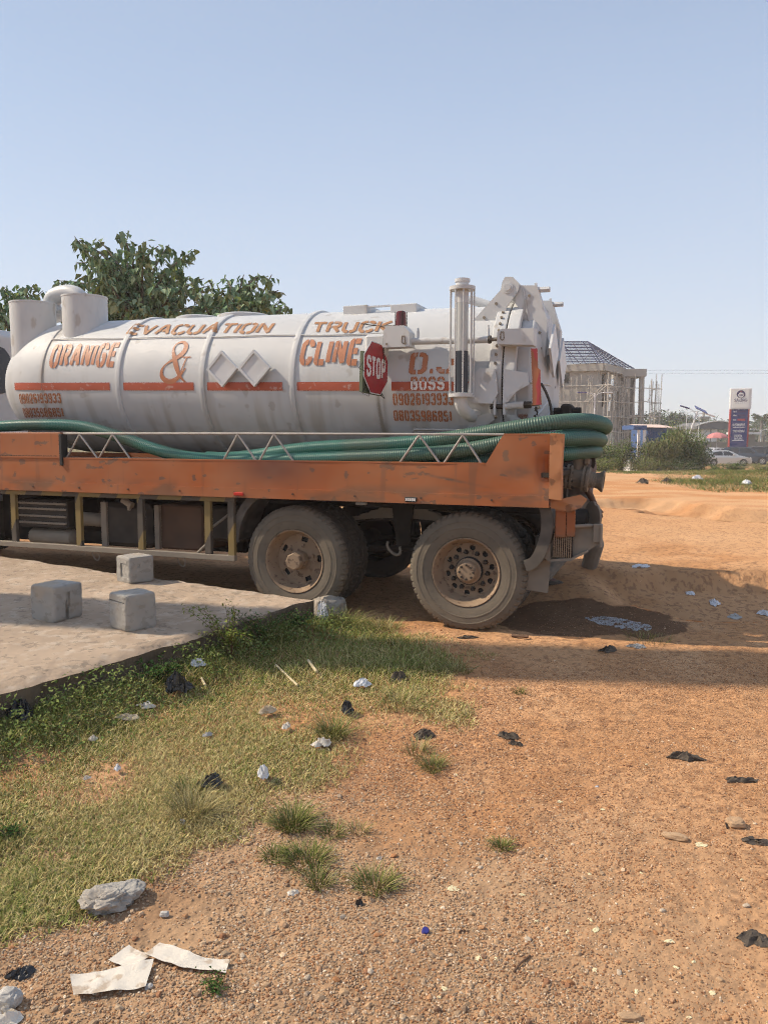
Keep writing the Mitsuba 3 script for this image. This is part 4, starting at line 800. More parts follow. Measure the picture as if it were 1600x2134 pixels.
for k in range(8):
    t = k * math.pi / 4 + .3; c = along_u([(0, .69), (.012, .69), (.012, .77), (0, .77)], .85, 1.335, .12, 6); v = np.array(c.vertices) + [0, .103 * math.cos(t), .103 * math.sin(t)]; add(f"{VA}__flange_bolt", L(TM(v, c.faces)), "grimy_steel", False)
add(f"{VA}__stem", L(cat(tube([(.80, .85, 1.35), (.80, .85, 1.52)], .05, 14), tube([(.87, .85, 1.40), (.88, .86, 1.62)], .018, 8), bx(.86, .90, .80, .92, 1.44, 1.50, .008))), "dusty_steel", 30)
tp("outlet_lever", prism([(.885, 1.55), (.935, 1.57), (.95, 1.45), (.935, 1.40), (.91, 1.41), (.915, 1.48)], .02, .9), "grimy_steel", False)
tp("towing_eye", along_u([(0, .72), (.11, .72), (.11, .93), (.06, .95), (0, .95)], .45, .985, .1), "grimy_steel", 30)
dk = sg.Point(0, 0).buffer(.135, 24)
for t in (.3, 2.0, 4.1): dk = dk.difference(sg.Point(.14 * math.cos(t), .14 * math.sin(t)).buffer(.025))
m = trimesh.creation.extrude_polygon(dk, .018, engine="earcut"); v = m.vertices[:, [2, 0, 1]].copy(); v = np.stack([v[:, 0] * .82 - v[:, 1] * .57, v[:, 0] * .57 + v[:, 1] * .82, v[:, 2]], -1)
tp("towing_plate", TM(v + [.98, .42, 1.0], m.faces), "dusty_steel", False)
tp("rear_cross_beam", bx(.55, .68, .1, 2.3, .72, .86, .01), "grimy_steel", False)
# cab (almost wholly outside the frame)
cabp = [(-9.35, .55), (-9.4, 1.5), (-9.2, 2.9), (-9.0, 3.2), (-7.4, 3.2), (-7.3, 3.1), (-7.3, .75), (-8.2, 1.1), (-8.7, .7), (-8.8, .55)]
CB = tp("cab", prism(sg.Polygon(cabp).buffer(-.05).buffer(.05), 2.3, .05), "fitting_white", False)
for y0, d in ((.035, .02), (2.345, .02)): add(f"{CB}__side_window", L(prism([(-9.0, 2.0), (-8.9, 2.75), (-8.1, 2.8), (-8.1, 2.0)], d, y0)), "gauge_dark", False)
for y0 in (.5, 1.9): add(f"{CB}__rear_window", L(hull([(-7.301 + k * .012, y0 + .22 * math.cos(t), 2.62 + .33 * math.sin(t)) for k in (0, 1) for t in np.arange(16) * math.pi / 8])), "gauge_dark", False)
add(f"{CB}__windscreen", L(hull([(-9.345, .3, 2.0), (-9.345, 2.1, 2.0), (-9.23, .3, 2.8), (-9.23, 2.1, 2.8), (-9.36, .3, 2.0), (-9.36, 2.1, 2.0), (-9.26, .3, 2.8), (-9.26, 2.1, 2.8)])), "gauge_dark", False)
tp("cab_bumper", bx(-9.5, -9.2, 0.0, 2.4, .45, .8, .03), "grimy_steel", False)
tp("air_line", tube(spline([(-6.9, .5, 1.75), (-6.3, .45, 1.75), (-6.1, .5, 2.1), (-6.12, .5, 2.35)], 24)[0], .014, 6), "rubber_black", True)
tp("air_line", tube(spline([(-6.6, .3, 1.74), (-6.1, .35, 1.80), (-5.85, .4, 1.76)], 20)[0], .012, 6), "rail_steel", True)
tp("front_valve", cat(tube([(-6.05, .2, 1.74), (-5.88, .2, 1.76)], .05, 14), tube([(-5.97, .2, 1.8), (-5.97, .2, 1.92)], .02, 8), tube([(-5.9, .25, 1.76), (-5.55, .35, 1.80)], .035, 10)), "dusty_steel", 30)

# ------------------------------------------------------------------ hoses lying in the tray
def hose(pts, r, label, pitch=.0215):
    p, ln = spline(pts, 400); s = np.r_[0, np.cumsum(np.linalg.norm(np.diff(p, axis=0), axis=1))]; n = int(ln / pitch) * 4
    t = np.linspace(0, s[-1], n); p = np.stack([np.interp(t, s, p[:, k]) for k in range(3)], -1)
    k = np.arange(n) % 4; rr = r + np.array([-.0035, .0005, .0035, .0005])[k]
    m = tube(p, rr, 18); c = np.array([[.008, .075, .058], [.016, .135, .105], [.10, .225, .18], [.016, .135, .105]])[k]
    c = c * (0.75 + 0.5 * meshkit.fbm(p * 3, 2, 3))[:, None]; d = sm(.35, .65, meshkit.fbm(p * 2.2, 3, 8))[:, None] * .55 + .45 * sm(.5, 1.0, p[:, :1]); d = np.minimum(d, .62)
    c = c * (1 - d) + d * np.array([.085, .105, .075])
    C = np.repeat(c, 18, 0); C = np.vstack([C, C[:1], C[-1:]])
    add("suction_hose", L(m), "hose_pvc", smooth=True, color=C, label=label, cat="hose", group="green suction hoses on the truck")
hose([(-5.55, .16, 1.80), (-5.1, .13, 1.815), (-4.6, .11, 1.815), (-4.2, .09, 1.79), (-3.83, .06, 1.715), (-3.45, .04, 1.615), (-3.1, .03, 1.525), (-2.7, .03, 1.475), (-2.3, .06, 1.475), (-1.9, .12, 1.49), (-1.5, .2, 1.49)], .058, "green ribbed hose end rising towards the front of the tank")
hose([(-2.75, .17, 1.48), (-2.2, .12, 1.50), (-1.7, .09, 1.565), (-1.0, .09, 1.61), (-.38, .09, 1.655), (.26, .10, 1.75), (.6, .12, 1.80), (.85, .3, 1.825), (1.02, .75, 1.80), (.98, 1.3, 1.77), (.8, 1.9, 1.76), (.3, 2.25, 1.74), (-.6, 2.3, 1.6), (-1.5, 2.25, 1.48)], .064, "uppermost green hose looping round the rear of the tank")
hose([(-2.4, .03, 1.47), (-1.77, .0, 1.475), (-1.18, -.005, 1.50), (-.53, .0, 1.535), (.07, .03, 1.60), (.40, .06, 1.66), (.72, .12, 1.675), (.93, .4, 1.68), (.985, .8, 1.67), (.95, 1.3, 1.65), (.75, 1.9, 1.63), (.2, 2.2, 1.6), (-.8, 2.2, 1.47)], .061, "middle green hose of the three bends at the truck's rear corner")
hose([(-.55, .26, 1.47), (-.1, .17, 1.475), (.35, .10, 1.51), (.70, .15, 1.545), (.9, .45, 1.56), (.95, .85, 1.56), (.9, 1.3, 1.54), (.65, 1.8, 1.5), (.1, 2.05, 1.47)], .057, "lowest green hose of the three bends at the truck's rear corner")

# ------------------------------------------------------------------ sign and board hung on the truck
SG = thing("stop_sign", "octagonal red STOP sign tied to the tank side, facing the rear", "sign", None)
al = math.radians(6); NV = np.array([math.cos(al), -math.sin(al), 0]); HV = np.array([math.sin(al), math.cos(al), 0]); SC = np.array([-.92, .155, 2.307])
rl = math.radians(-3); EX = HV * math.cos(rl) + np.array([0, 0, 1]) * math.sin(rl); EY = -HV * math.sin(rl) + np.array([0, 0, 1]) * math.cos(rl)
def on_sign(poly, off, th):
    ms = [trimesh.creation.extrude_polygon(g, th, engine="earcut") for g in getattr(poly, "geoms", [poly]) if g.area > 1e-7]; m = cat(ms); v = m.vertices
    return L(TM(SC + v[:, :1] * EX + v[:, 1:2] * EY + (v[:, 2:] + off) * NV, m.faces))
oc = lambda r: sg.Polygon([(r * math.cos(t), r * math.sin(t)) for t in np.arange(8) * math.pi / 4 + math.pi / 8])
add(f"{SG}__plate", on_sign(oc(.252), -.004, .004), "plate_grey", False)
add(f"{SG}__face", on_sign(oc(.242), .0, .002), "sign_red", False)
g, W = word("STOP", .19, .13, False, .78); g = sa.affine_transform(g, [.365 / W, 0, 0, .19, -.185, -.09]); add(f"{SG}__lettering", on_sign(g, .002, .0015), "sign_white", False)
add(f"{SG}__backing_board", on_sign(sg.box(-.20, -.23, .19, .13), -.06, .03), "board_green", False)
for a, b in (((-.13, -.2), (-.2, -.27)), ((.12, -.22), (.17, -.26)), ((-.21, -.02), (-.27, -.06))):
    add(f"{SG}__wire", L(tube([SC + a[0] * EX + a[1] * EY + .006 * NV, SC + (a[0] + b[0]) / 2 * EX + b[1] * EY + .02 * NV, SC + b[0] * EX + (b[1] + .03) * EY - .03 * NV, SC + a[0] * EX + (a[1] + .05) * EY - .02 * NV], .003, 5)), "black_paint", True)
RB = thing("reflective_board", "narrow red and orange reflective board hanging beside the rear door lock", "board", None)
bp = [(.452, 2.44), (.507, 2.44), (.515, 2.28), (.535, 2.26), (.545, 2.05), (.553, 1.965), (.475, 1.96), (.468, 2.2)]
add(f"{RB}__panel", L(prism(bp, .012, .27)), PB("board_orange", (.34, .125, .06), .5), False)
for p in ([(.452, 2.44), (.507, 2.44), (.512, 2.33), (.485, 2.36), (.478, 2.40)], [(.50, 2.12), (.535, 2.26), (.545, 2.05), (.53, 2.0)], [(.515, 2.06), (.552, 1.966), (.505, 1.962)]): add(f"{RB}__red_patch", L(prism(p, .003, .266)), PB("board_red", (.42, .065, .07), .45) if "board_red" not in scene else "board_red", False)
# ------------------------------------------------------------------ concrete cubes on the slab
def f_cube(p, n, uv):
    c = mix((0.29, 0.275, 0.25), (0.37, 0.35, 0.315), fbm(p.x * 9, p.y * 9, p.z * 9, 4))
    c = mix(c, (0.24, 0.22, 0.19), smoothstep(0.55, 0.7, fbm(p.x * 22, p.y * 22, p.z * 22, 3)) * 0.6)
    return mix(c, (0.40, 0.30, 0.20), smoothstep(0.5, 0.75, fbm(p.x * 5, p.y * 5, p.z * 5 + 7, 3)) * 0.35)
scene["cube_concrete"] = {"type": "twosided", "bsdf": {"type": "bumpmap", "arbitrary": proc(lambda p, n, uv: fbm(p.x * 60, p.y * 60, p.z * 60, 3), 2e-3), "scale": 0.006,
    "bsdf": {"type": "principled", "base_color": proc(f_cube), "roughness": 0.92, "specular": 0.15}}}
def block(px, py, s, h, rot, cuts, seed, label):
    """px, py: the pixel of the corner on the slab that is nearest"""
    p = GS(px, py); m = manifold3d.Manifold.cube([s, s, h])
    for c in cuts: m = m - manifold3d.Manifold.cube([c[3] - c[0], c[4] - c[1], c[5] - c[2]]).translate([c[0], c[1], c[2]])
    m = mf(m.refine_to_length(.013)); v = np.array(m.vertices); ctr = np.array([s / 2, s / 2, h / 2]); d = np.abs(v - ctr) / (np.array([s, s, h]) / 2)
    sd = np.sort(d, axis=1); e = sm(.86, 1.0, sd[:, 1]) + sm(.85, 1.0, sd[:, 0])
    v = ctr + (v - ctr) * (1 - (.035 * e * (.3 + 1.4 * meshkit.fbm(v * 12 + seed, 3, seed)))[:, None]) + (meshkit.fbm(v * 30 + seed, 3, seed)[:, None] - .5) * .010
    m = rotz(TM(v - [0, 0, .004], m.faces), rot); add("concrete_block", TM(np.asarray(m.vertices) + p, m.faces), "cube_concrete", 35, label=label, cat="concrete block", group="concrete cubes on the slab")
block(271, 1218, .258, .255, math.radians(47), [(-.1, .03, .055, .012, .175, .19), (.08, -.1, .15, .11, .012, .19)], 1, "pale concrete block standing alone in the sun near the truck's side guard")
block(114, 1299, .265, .275, math.radians(62), [(.10, -.1, -.1, .135, .03, .16), (.115, -.1, .1, .15, .022, .22)], 2, "shaded grey concrete block with a broken groove, leftmost on the slab")
block(264, 1319, .245, .27, math.radians(48), [(-.1, .02, .21, .012, .24, .22)], 3, "shaded grey concrete block with a recessed side, nearest the slab edge")

def rock(p, sx, sy, sz, seed, mat, label, cat_, rot=0.0, rough=.35, detail=4, base="rock", group=None):
    m = trimesh.creation.icosphere(detail); v = np.array(m.vertices)
    q = np.sign(v) * np.abs(v) ** .75; q *= 1 + (meshkit.fbm(v * 1.6 + seed * 3.1, 2, seed)[:, None] - .5) * rough * 1.6 + (meshkit.fbm(v * 5 + seed, 4, seed)[:, None] - .5) * rough * .7
    q = q * [sx, sy, sz]; q[:, 2] = np.maximum(q[:, 2], -sz * .35); m = rotz(TM(q, m.faces), rot)
    return add(base, TM(np.asarray(m.vertices) + p, m.faces), mat, 40, label=label, cat=cat_, group=group)
PB("stone_grey", proc(f_grime((0.30, 0.29, 0.27), (0.46, 0.44, 0.41), 30)), 0.9); PB("stone_pale", proc(f_grime((0.36, 0.28, 0.20), (0.50, 0.42, 0.32), 30)), 0.9); PB("stone_tan", proc(f_grime((0.34, 0.215, 0.125), (0.44, 0.30, 0.18), 25)), 0.9)
def GP(px, py, dz=0.0): p = GG(px, py); p[2] += dz; return p
def ppm(px, py): return F / np.linalg.norm(GG(px, py) - CAM)
rock(GP(230, 1890, .025), .088, .062, .045, 4, "cube_concrete", "broken lump of grey concrete on the grass edge", "rubble", .5, .75, 5, "concrete_lump")
rock(GP(18, 2098, .02), .035, .03, .035, 8, "stone_grey", "grey stone in the bottom left corner", "stone", base="stone")
rock(GP(343, 1912, .01), .016, .011, .010, 12, "stone_grey", "small pale stone right of the concrete lump", "stone", base="stone")
rock(GP(1532, 1722, .012), .040, .032, .022, 15, "stone_tan", "tan sandy stone near the right edge", "stone", base="stone")
rock(GP(1405, 1748, .008), .05, .02, .014, 17, "stone_tan", "flat brown stone left of the cream flake pair on the gravel", "stone", -.4, base="stone")
rock(GP(1310, 2124, .006), .035, .016, .010, 19, "stone_tan", "flat sandy stone at the bottom edge", "stone", base="stone")
rock(GP(777, 1984, .006), .011, .009, .009, 21, "stone_tan", "small yellow pebble on the gravel, bottom centre", "stone", base="stone")
rock(GP(683, 1283, .06), .17, .15, .17, 23, "cube_concrete", "rounded broken chunk of concrete at the slab's corner", "rubble", .4, .3, 5, "concrete_chunk")
rock(GP(310, 2060, .004), .012, .01, .008, 25, "stone_grey", "pale pebble right of the folded white strip", "stone", base="stone")
# smaller single stones lying on the gravel
for i, (px, py) in enumerate([(200, 1950), (290, 1985), (505, 1995), (555, 2055), (640, 2040), (690, 1990), (560, 1900), (520, 1760), (480, 1745), (735, 2110), (840, 2125), (1045, 2065), (1100, 1960), (1205, 1990), (1290, 2030), (1150, 1840), (1380, 1900), (1250, 1760), (960, 1760), (900, 1830), (860, 1985), (1500, 2045), (1555, 1890), (1075, 1460), (1085, 1478)]):
    rock(GP(px, py, .003), .008 + .006 * (i * 7 % 5) / 5, .008, .006, 30 + i, ("stone_pale", "stone_tan")[i % 2], "thumb-sized pale stone standing out from the gravel", "stone", i, .35, 2, "pebble", "larger pebbles among the gravel")

# ------------------------------------------------------------------ litter
PB("paper_white", proc(lambda p, n, uv: mix((0.62, 0.57, 0.49), (0.40, 0.31, 0.22), smoothstep(0.56, 0.74, fbm(p.x * 30, p.y * 30, p.z * 30, 4)) * 0.8)), 0.8)
PB("plastic_black", (0.022, 0.022, 0.024), 0.32, spec=0.5); PB("plastic_white", (0.60, 0.61, 0.63), 0.4); PB("leather_dark", proc(f_grime((0.045, 0.036, 0.03), (0.11, 0.085, 0.06), 40)), 0.75)
PB("chip_cream", (0.66, 0.58, 0.36), 0.6); PB("cloth_beige", proc(f_grime((0.46, 0.37, 0.25), (0.58, 0.49, 0.36), 40)), 0.85); PB("cap_blue", (0.04, 0.04, 0.22), 0.35); PB("twig_brown", (0.13, 0.075, 0.045), 0.8); PB("twig_dry", (0.50, 0.42, 0.26), 0.8)
def crumple(px, py, w, d, h, seed, mat, base, label, cat_, rot=0.0, n=26, sharp=1.0, group=None, dz=0.0):
    """a torn, creased sheet that lies on the ground: w, d in metres"""
    g = np.linspace(-1, 1, n); X, Y = np.meshgrid(g, g); r = np.hypot(X, Y); an = np.arctan2(Y, X)
    lim = .72 + .5 * (meshkit.noise(np.stack([np.cos(an) * 1.5 + seed, np.sin(an) * 1.5, an * 0], -1), seed) - .3)
    k = np.maximum(np.abs(X), np.abs(Y)); s = np.where(r > 0, k / np.maximum(r, 1e-6), 1) * lim
    P = np.stack([X * s * w / 2, Y * s * d / 2, X * 0], -1)
    q = np.stack([X * 1.6 + seed, Y * 1.6, X * 0], -1); rid = 1 - np.abs(meshkit.fbm(q, 3, seed) * 2 - 1) * 2 * sharp
    z = h * (np.clip(rid, -.2, 1) * .7 + .5 * meshkit.fbm(q * 2.3, 2, seed + 1)) * (1 - .75 * k ** 3)
    P[..., :2] += (meshkit.fbm(q * 1.3, 2, seed + 2)[..., None] - .5) * w * .25
    P[..., 2] = np.maximum(z, .002); c, s_ = math.cos(rot), math.sin(rot)
    P = np.stack([P[..., 0] * c - P[..., 1] * s_, P[..., 0] * s_ + P[..., 1] * c, P[..., 2]], -1); b = GG(px, py)
    P[..., 2] += height(P[..., 0] + b[0], P[..., 1] + b[1]) + dz; P[..., :2] += b[:2]
    i, j = np.meshgrid(np.arange(n - 1), np.arange(n - 1), indexing="ij"); i, j = i.ravel(), j.ravel()
    f = np.stack([i * n + j, i * n + j + 1, (i + 1) * n + j + 1, (i + 1) * n + j], -1); m = TM(P.reshape(-1, 3), np.vstack([f[:, [0, 1, 2]], f[:, [0, 2, 3]]]))
    bk = TM(m.vertices - [0, 0, .0012], m.faces[:, ::-1])
    return add(base, cat(m, bk), mat, 35, label=label, cat=cat_, group=group)
for i, (px, py, w, d, h, m, nm, lb, c_, r) in enumerate(LT): crumple(px, py, w * 1.15, d * 1.15, h * 1.2, 3 + i * 5, m, nm, lb, c_, r, dz=.020 if px < 800 and 1380 < py < 1660 else 0)
FL = [(945, 1853, .045, .035), (997, 1998, .032, .024), (1033, 1999, .018, .013), (925, 2062, .022, .014), (1088, 1866, .02, .014), (1118, 1921, .02, .009), (1182, 1943, .024, .010), (1230, 1918, .022, .010), (1241, 1940, .022, .028), (1395, 1963, .032, .018), (1240, 2023, .020, .014), (1325, 2068, .021, .012), (1484, 2071, .020, .022), (1460, 1761, .045, .028), (1445, 2006, .014, .009), (1409, 2018, .012, .016), (1436, 2122, .010, .016), (1228, 1823, .018, .010), (915, 2080, .012, .01), (1346, 1594, .022, .009), (1445, 1520, .014, .01), (950, 1615, .024, .010), (1193, 2038, .008, .01), (1545, 1835, .016, .008), (780, 1655, .014, .008), (1335, 1820, .014, .008), (1255, 1688, .02, .012), (1165, 1672, .03, .016)]
for i, (px, py, w, d) in enumerate(FL): crumple(px, py, w * 1.25, d * 1.35, .006, 200 + i * 3, "chip_cream", "plastic_flake", "cream coloured flake lying on the orange gravel", "litter", i * .7, n=7, group="cream flakes on the gravel")
def strip(corners, base, label, cat_, mat, bow=.02, key=None, rise=0.0):
    """a ribbon between two ground polylines (pixels)"""
    a = np.array([GG(*c)[:2] for c in corners[0]]); b = np.array([GG(*c)[:2] for c in corners[1]]); n = 26
    def rs(p):
        s = np.r_[0, np.cumsum(np.linalg.norm(np.diff(p, axis=0), axis=1))]; t = np.linspace(0, s[-1], n); return np.stack([np.interp(t, s, p[:, k]) for k in (0, 1)], -1)
    a, b = rs(a), rs(b); m = 9; w = np.linspace(0, 1, m); V = a[:, None] * (1 - w)[None, :, None] + b[:, None] * w[None, :, None]
    z = height(V[..., 0], V[..., 1]) + .008 + bow * (meshkit.fbm(np.concatenate([V * 14, V[..., :1] * 0], -1), 3, 5)) + rise * np.linspace(0, 1, n)[:, None] ** 2
    P = np.concatenate([V, z[..., None]], -1).reshape(-1, 3); i, j = np.meshgrid(np.arange(n - 1), np.arange(m - 1), indexing="ij"); i, j = i.ravel(), j.ravel()
    f = np.stack([i * m + j, (i + 1) * m + j, (i + 1) * m + j + 1, i * m + j + 1], -1); f = np.vstack([f[:, [0, 1, 2]], f[:, [0, 2, 3]]])
    return cat(TM(P, f), TM(P - [0, 0, .001], f[:, ::-1]))
PS = add("paper_strip", cat(strip([[(154, 2089), (304, 2066)], [(146, 2044), (321, 2011)]], 0, 0, 0, 0, .022), strip([[(302, 2004), (371, 2025), (471, 2035)], [(333, 1979), (412, 2003), (479, 2010)]], 0, 0, 0, 0, .026), strip([[(300, 2013), (258, 2024), (226, 2009)], [(318, 2001), (300, 1996), (269, 1979)]], 0, 0, 0, 0, .016)), "paper_white", 35, label="folded strip of dirty white paper at the lower left", cat="paper")
def stick(pts, r, mat, base, label, cat_): add(base, tube([GP(x, y, r + z) for x, y, z in pts], r, 7), mat, 40, label=label, cat=cat_)
stick([(1070, 2028, 0), (1085, 2012, .004), (1104, 1994, 0)], .0035, "twig_brown", "twig", "brown twig on the gravel, bottom right of centre", "twig")
stick([(1066, 1328, 0), (1100, 1333, .01)], .014, "twig_brown", "twig", "short round brown stick beside the rear wheel", "twig")
stick([(1515, 1728, 0), (1511, 1714, .003)], .004, "plastic_black", "plastic_spoon", "dark plastic spoon next to the tan sandy stone", "spoon")
stick([(575, 1397, .03), (620, 1437, .02)], .008, "twig_dry", "twig", "long pale stick crossing the far lawn", "twig")
stick([(642, 1393, .05), (660, 1412, .03)], .010, "twig_dry", "twig", "short pale stick right of the long one on the far lawn", "twig")
stick([(420, 1425, .03), (428, 1440, .03)], .008, "twig_dry", "twig", "pale stub right of the black bag on the lawn", "twig")
stick([(1285, 1202, 0), (1315, 1204, .01)], .012, "twig_brown", "twig", "dark stick in the truck's shadow", "twig")
BC = GP(886, 1945, .006); c = lathe([(.0, .010), (.0105, .010), (.012, .008), (.0125, -.006), (.0115, -.006), (.011, .006), (0, .006)], 24, mod=None)
M_ = trimesh.transformations.rotation_matrix(.5, [1, .3, 0])[:3, :3]; add("bottle_cap", xf(c, M_, BC), "cap_blue", 30, label="blue plastic bottle cap on the gravel", cat="bottle cap")
# puddle of pale foam in the wet stain
pc = GG(1281, 1299); pp = []
for t in np.linspace(0, 2 * math.pi, 60, endpoint=False):
    k = .8 + .5 * meshkit.noise(np.array([math.cos(t) * 2, math.sin(t) * 2, 1.0]), 3); pp.append((pc[0] + .235 * k * math.cos(t) + .01, pc[1] + .21 * k * math.sin(t) - .12 * math.cos(t)))
PU = sg.Polygon(pp); N = 14000; q = rng.uniform(-1, 1, (N, 2)) * [.4, .4] + pc[:2]; inn = shapely.contains(PU, shapely.points(q[:, 0], q[:, 1])) & (nz(q[:, 0], q[:, 1], 26, 3, 4) > .40); q = q[inn]
sz = rng.uniform(.0025, .0065, len(q)); fm, fc = stones(q, height(q[:, 0], q[:, 1]) + .002, sz, np.full((len(q), 3), .56) * rng.uniform(.6, 1.05, (len(q), 1)) * [.96, .97, 1.0], .35)
add("foam", fm, "vertex_matte", smooth=True, color=fc, label="white soapy foam in the middle of the wet patch", kind="stuff")

# ------------------------------------------------------------------ single plants near the camera
def tuft(px, py, n, h, spread, dry, label, leanmin=.25):
    p = GG(px, py); r = spread * np.sqrt(rng.random(n)) * .45; a = rng.uniform(0, 2 * math.pi, n)
    b = np.column_stack([p[0] + r * np.cos(a), p[1] + r * np.sin(a), np.zeros(n)]); b[:, 2] = height(b[:, 0], b[:, 1]) - .004
    m, c = blades(b, h * rng.uniform(.45, 1.1, n), rng.uniform(.002, .0038, n), np.clip(r / spread * 1.8 + rng.normal(.25, .2, n), leanmin * .3, 1.6), grass_cols(n, np.full(n, dry)), 3, azi=a + rng.normal(0, .5, n))
    add("grass_tuft", m, "vertex_matte", smooth=False, color=c, label=label, cat="grass tuft")
for a in [(692, 1535, 320, .16, .18, .35, "upright green grass clump at the lawn's right edge"), (902, 1603, 240, .085, .13, .35, "small round green tuft alone on the orange gravel"), (400, 1700, 380, .13, .20, .88, "dry straw-coloured grass tuft between lawn and gravel"), (395, 1660, 200, .12, .16, .7, "half-dry tuft behind the straw-coloured one"),
          (610, 1722, 520, .115, .17, .22, "largest bright green tuft below the lawn"), (690, 1738, 150, .06, .12, .35, "low green tuft right of the largest one"), (640, 1800, 420, .085, .19, .3, "broad green tuft under the largest one"), (575, 1790, 160, .07, .10, .3, "small green tuft left of the broad one"), (662, 1845, 160, .08, .10, .35, "thin tuft at the broad tuft's near edge"), (783, 1850, 340, .085, .15, .35, "spreading pale green tuft, lowest on the gravel"),
          (1044, 1768, 170, .05, .085, .35, "tiny tuft in the middle of the gravel"), (868, 1570, 120, .10, .15, .85, "dry tuft right of the dark rubber scrap"), (745, 1735, 60, .07, .09, .7, "sparse dry blades beside the low green tuft"), (1083, 1446, 70, .07, .08, .15, "tiny fresh green tuft at the shade's edge"), (1350, 1335, 160, .09, .40, .5, "straggly grass at the wet patch's near rim"), (950, 1400, 200, .12, .25, .6, "half-dry grass at the far right lawn edge"), (830, 1470, 220, .13, .28, .7, "dry yellow grass at the lawn's right side"),
          (720, 1305, 340, .20, .35, .25, "tall green grass at the slab's corner"), (800, 1315, 220, .16, .3, .55, "grass before the gap between the rear wheels"), (560, 1330, 420, .20, .45, .08, "lush dark grass in front of the slab's end"), (25, 1760, 160, .07, .16, .25, "green tuft at the left edge below the lawn")]: tuft(*a)
def leafy(px, py, n, rad, h, ll, lw, pal_, label, base, stems=8, cat_="plant"):
    p = GG(px, py); K = thing(base, label, cat_); ends = []; sts = []
    for i in range(stems):
        a = rng.uniform(0, 2 * math.pi); r = rad * rng.uniform(.3, 1); e = p + [r * math.cos(a), r * math.sin(a), h * rng.uniform(.55, 1)]; mid = p + [.35 * r * math.cos(a), .35 * r * math.sin(a), h * .5]
        c, _ = spline([p + [0, 0, -.01], mid, e], 14); sts.append(tube(c, np.linspace(.0035, .0012, 14), 5)); ends.append(c[3:])
    add(f"{K}__stem", cat(sts), "twig_brown", True); E_ = np.concatenate(ends); q = E_[rng.integers(0, len(E_), n)] + rng.normal(0, .014, (n, 3))
    m, c = leaves(q, ll * rng.uniform(.7, 1.2, n), lw * rng.uniform(.7, 1.2, n), .5, np.array(pal_)[rng.integers(0, len(pal_), n)] * rng.uniform(.8, 1.2, (n, 1)), droop=-.1); add(f"{K}__foliage", m, "vertex_matte", smooth=False, color=c)
YG = [[.15, .19, .035], [.19, .21, .05], [.10, .15, .03], [.22, .22, .07]]; DG = [[.06, .11, .03], [.08, .14, .04], [.05, .09, .025]]
leafy(482, 1375, 620, .34, .40, .038, .014, YG, "yellow-green leafy bush against the slab's edge", "shrub", 18)
leafy(545, 1345, 320, .25, .26, .035, .014, DG, "dark green leafy plant right of the yellow-green bush", "shrub", 12)
leafy(90, 1462, 16, .03, .10, .065, .02, [[.22, .30, .07]], "single bright green sprout at the slab's foot", "sprout", 3)
leafy(446, 2068, 260, .05, .045, .012, .006, DG, "low dark green weed right of the white paper strip", "weed_plant", 10)
leafy(20, 1745, 160, .07, .05, .02, .010, DG, "dark weed at the left edge below the lawn", "weed_plant", 8)
leafy(330, 1420, 300, .30, .14, .034, .022, DG, "round-leaved weed beside the black plastic bag", "weed_plant", 14)
leafy(620, 1310, 220, .22, .16, .036, .020, DG, "leafy weed at the foot of the slab's end", "weed_plant", 10)

# ------------------------------------------------------------------ person standing behind the truck, mostly hidden
def chain(joints, bones, res=.018, it=12, lam=.5):
    ms = []
    for a, b in bones:
        (pa, ra), (pb, rb) = joints[a], joints[b]
        s1 = manifold3d.Manifold.sphere(ra, 20).translate(list(pa)); s2 = manifold3d.Manifold.sphere(rb, 20).translate(list(pb)); ms.append(manifold3d.Manifold.batch_hull([s1, s2]))
    m = mf(manifold3d.Manifold.batch_boolean(ms, manifold3d.OpType.Add).refine_to_length(res)); m = trimesh.Trimesh(m.vertices, m.faces, process=True); trimesh.smoothing.filter_taubin(m, lamb=lam, iterations=it); return m
PF = GG(1243, 1213); PBK = GG(1152, 1224); hip = (PF + PBK) / 2 + [0, 0, .90]; J = {}
def V3(*a): return np.array(a, float)
J["hl"] = (hip + [0, -.09, 0], .10); J["hr"] = (hip + [0, .09, 0], .10); J["pel"] = (hip + [0, 0, .05], .13)
J["kl"] = ((PF + hip) / 2 + [.07, -.07, 0], .062); J["al"] = (PF + [-.10, -.0, .085], .04); J["kr"] = ((PBK + hip) / 2 + [.06, .06, -.01], .062); J["ar"] = (PBK + [-.09, 0, .10], .04)
J["tl"] = (PF + [.085, 0, .03], .028); J["hee"] = (PF + [-.12, 0, .04], .035); J["tr"] = (PBK + [.08, 0, .03], .028); J["her"] = (PBK + [-.12, 0, .055], .035)
J["ch"] = (hip + [.05, 0, .40], .13); J["nk"] = (hip + [.09, 0, .58], .055); J["hd0"] = (hip + [.12, 0, .68], .078); J["hd1"] = (hip + [.12, 0, .75], .092); J["jaw"] = (hip + [.155, 0, .66], .055); J["nose"] = (hip + [.222, 0, .70], .012)
for s, y in (("L", -1), ("R", 1)):
    J["sh" + s] = (hip + [.05, .18 * y, .50], .06); J["el" + s] = (hip + [.02, .22 * y, .22], .042); J["wr" + s] = (hip + [.14, .20 * y, .0], .028); J["pm" + s] = (hip + [.18, .195 * y, -.06], .030)
    J["ear" + s] = (hip + [.11, .088 * y, .71], .018); J["eye" + s] = (hip + [.20, .032 * y, .725], .012)
    for k in range(4): J[f"f{s}{k}"] = (hip + [.20 + .012 * k - .02, (.195 + .012 * (k - 1.5)) * y, -.125 - .008 * (k in (1, 2))], .0085)
    J["th" + s] = (hip + [.225, .185 * y, -.075], .010)
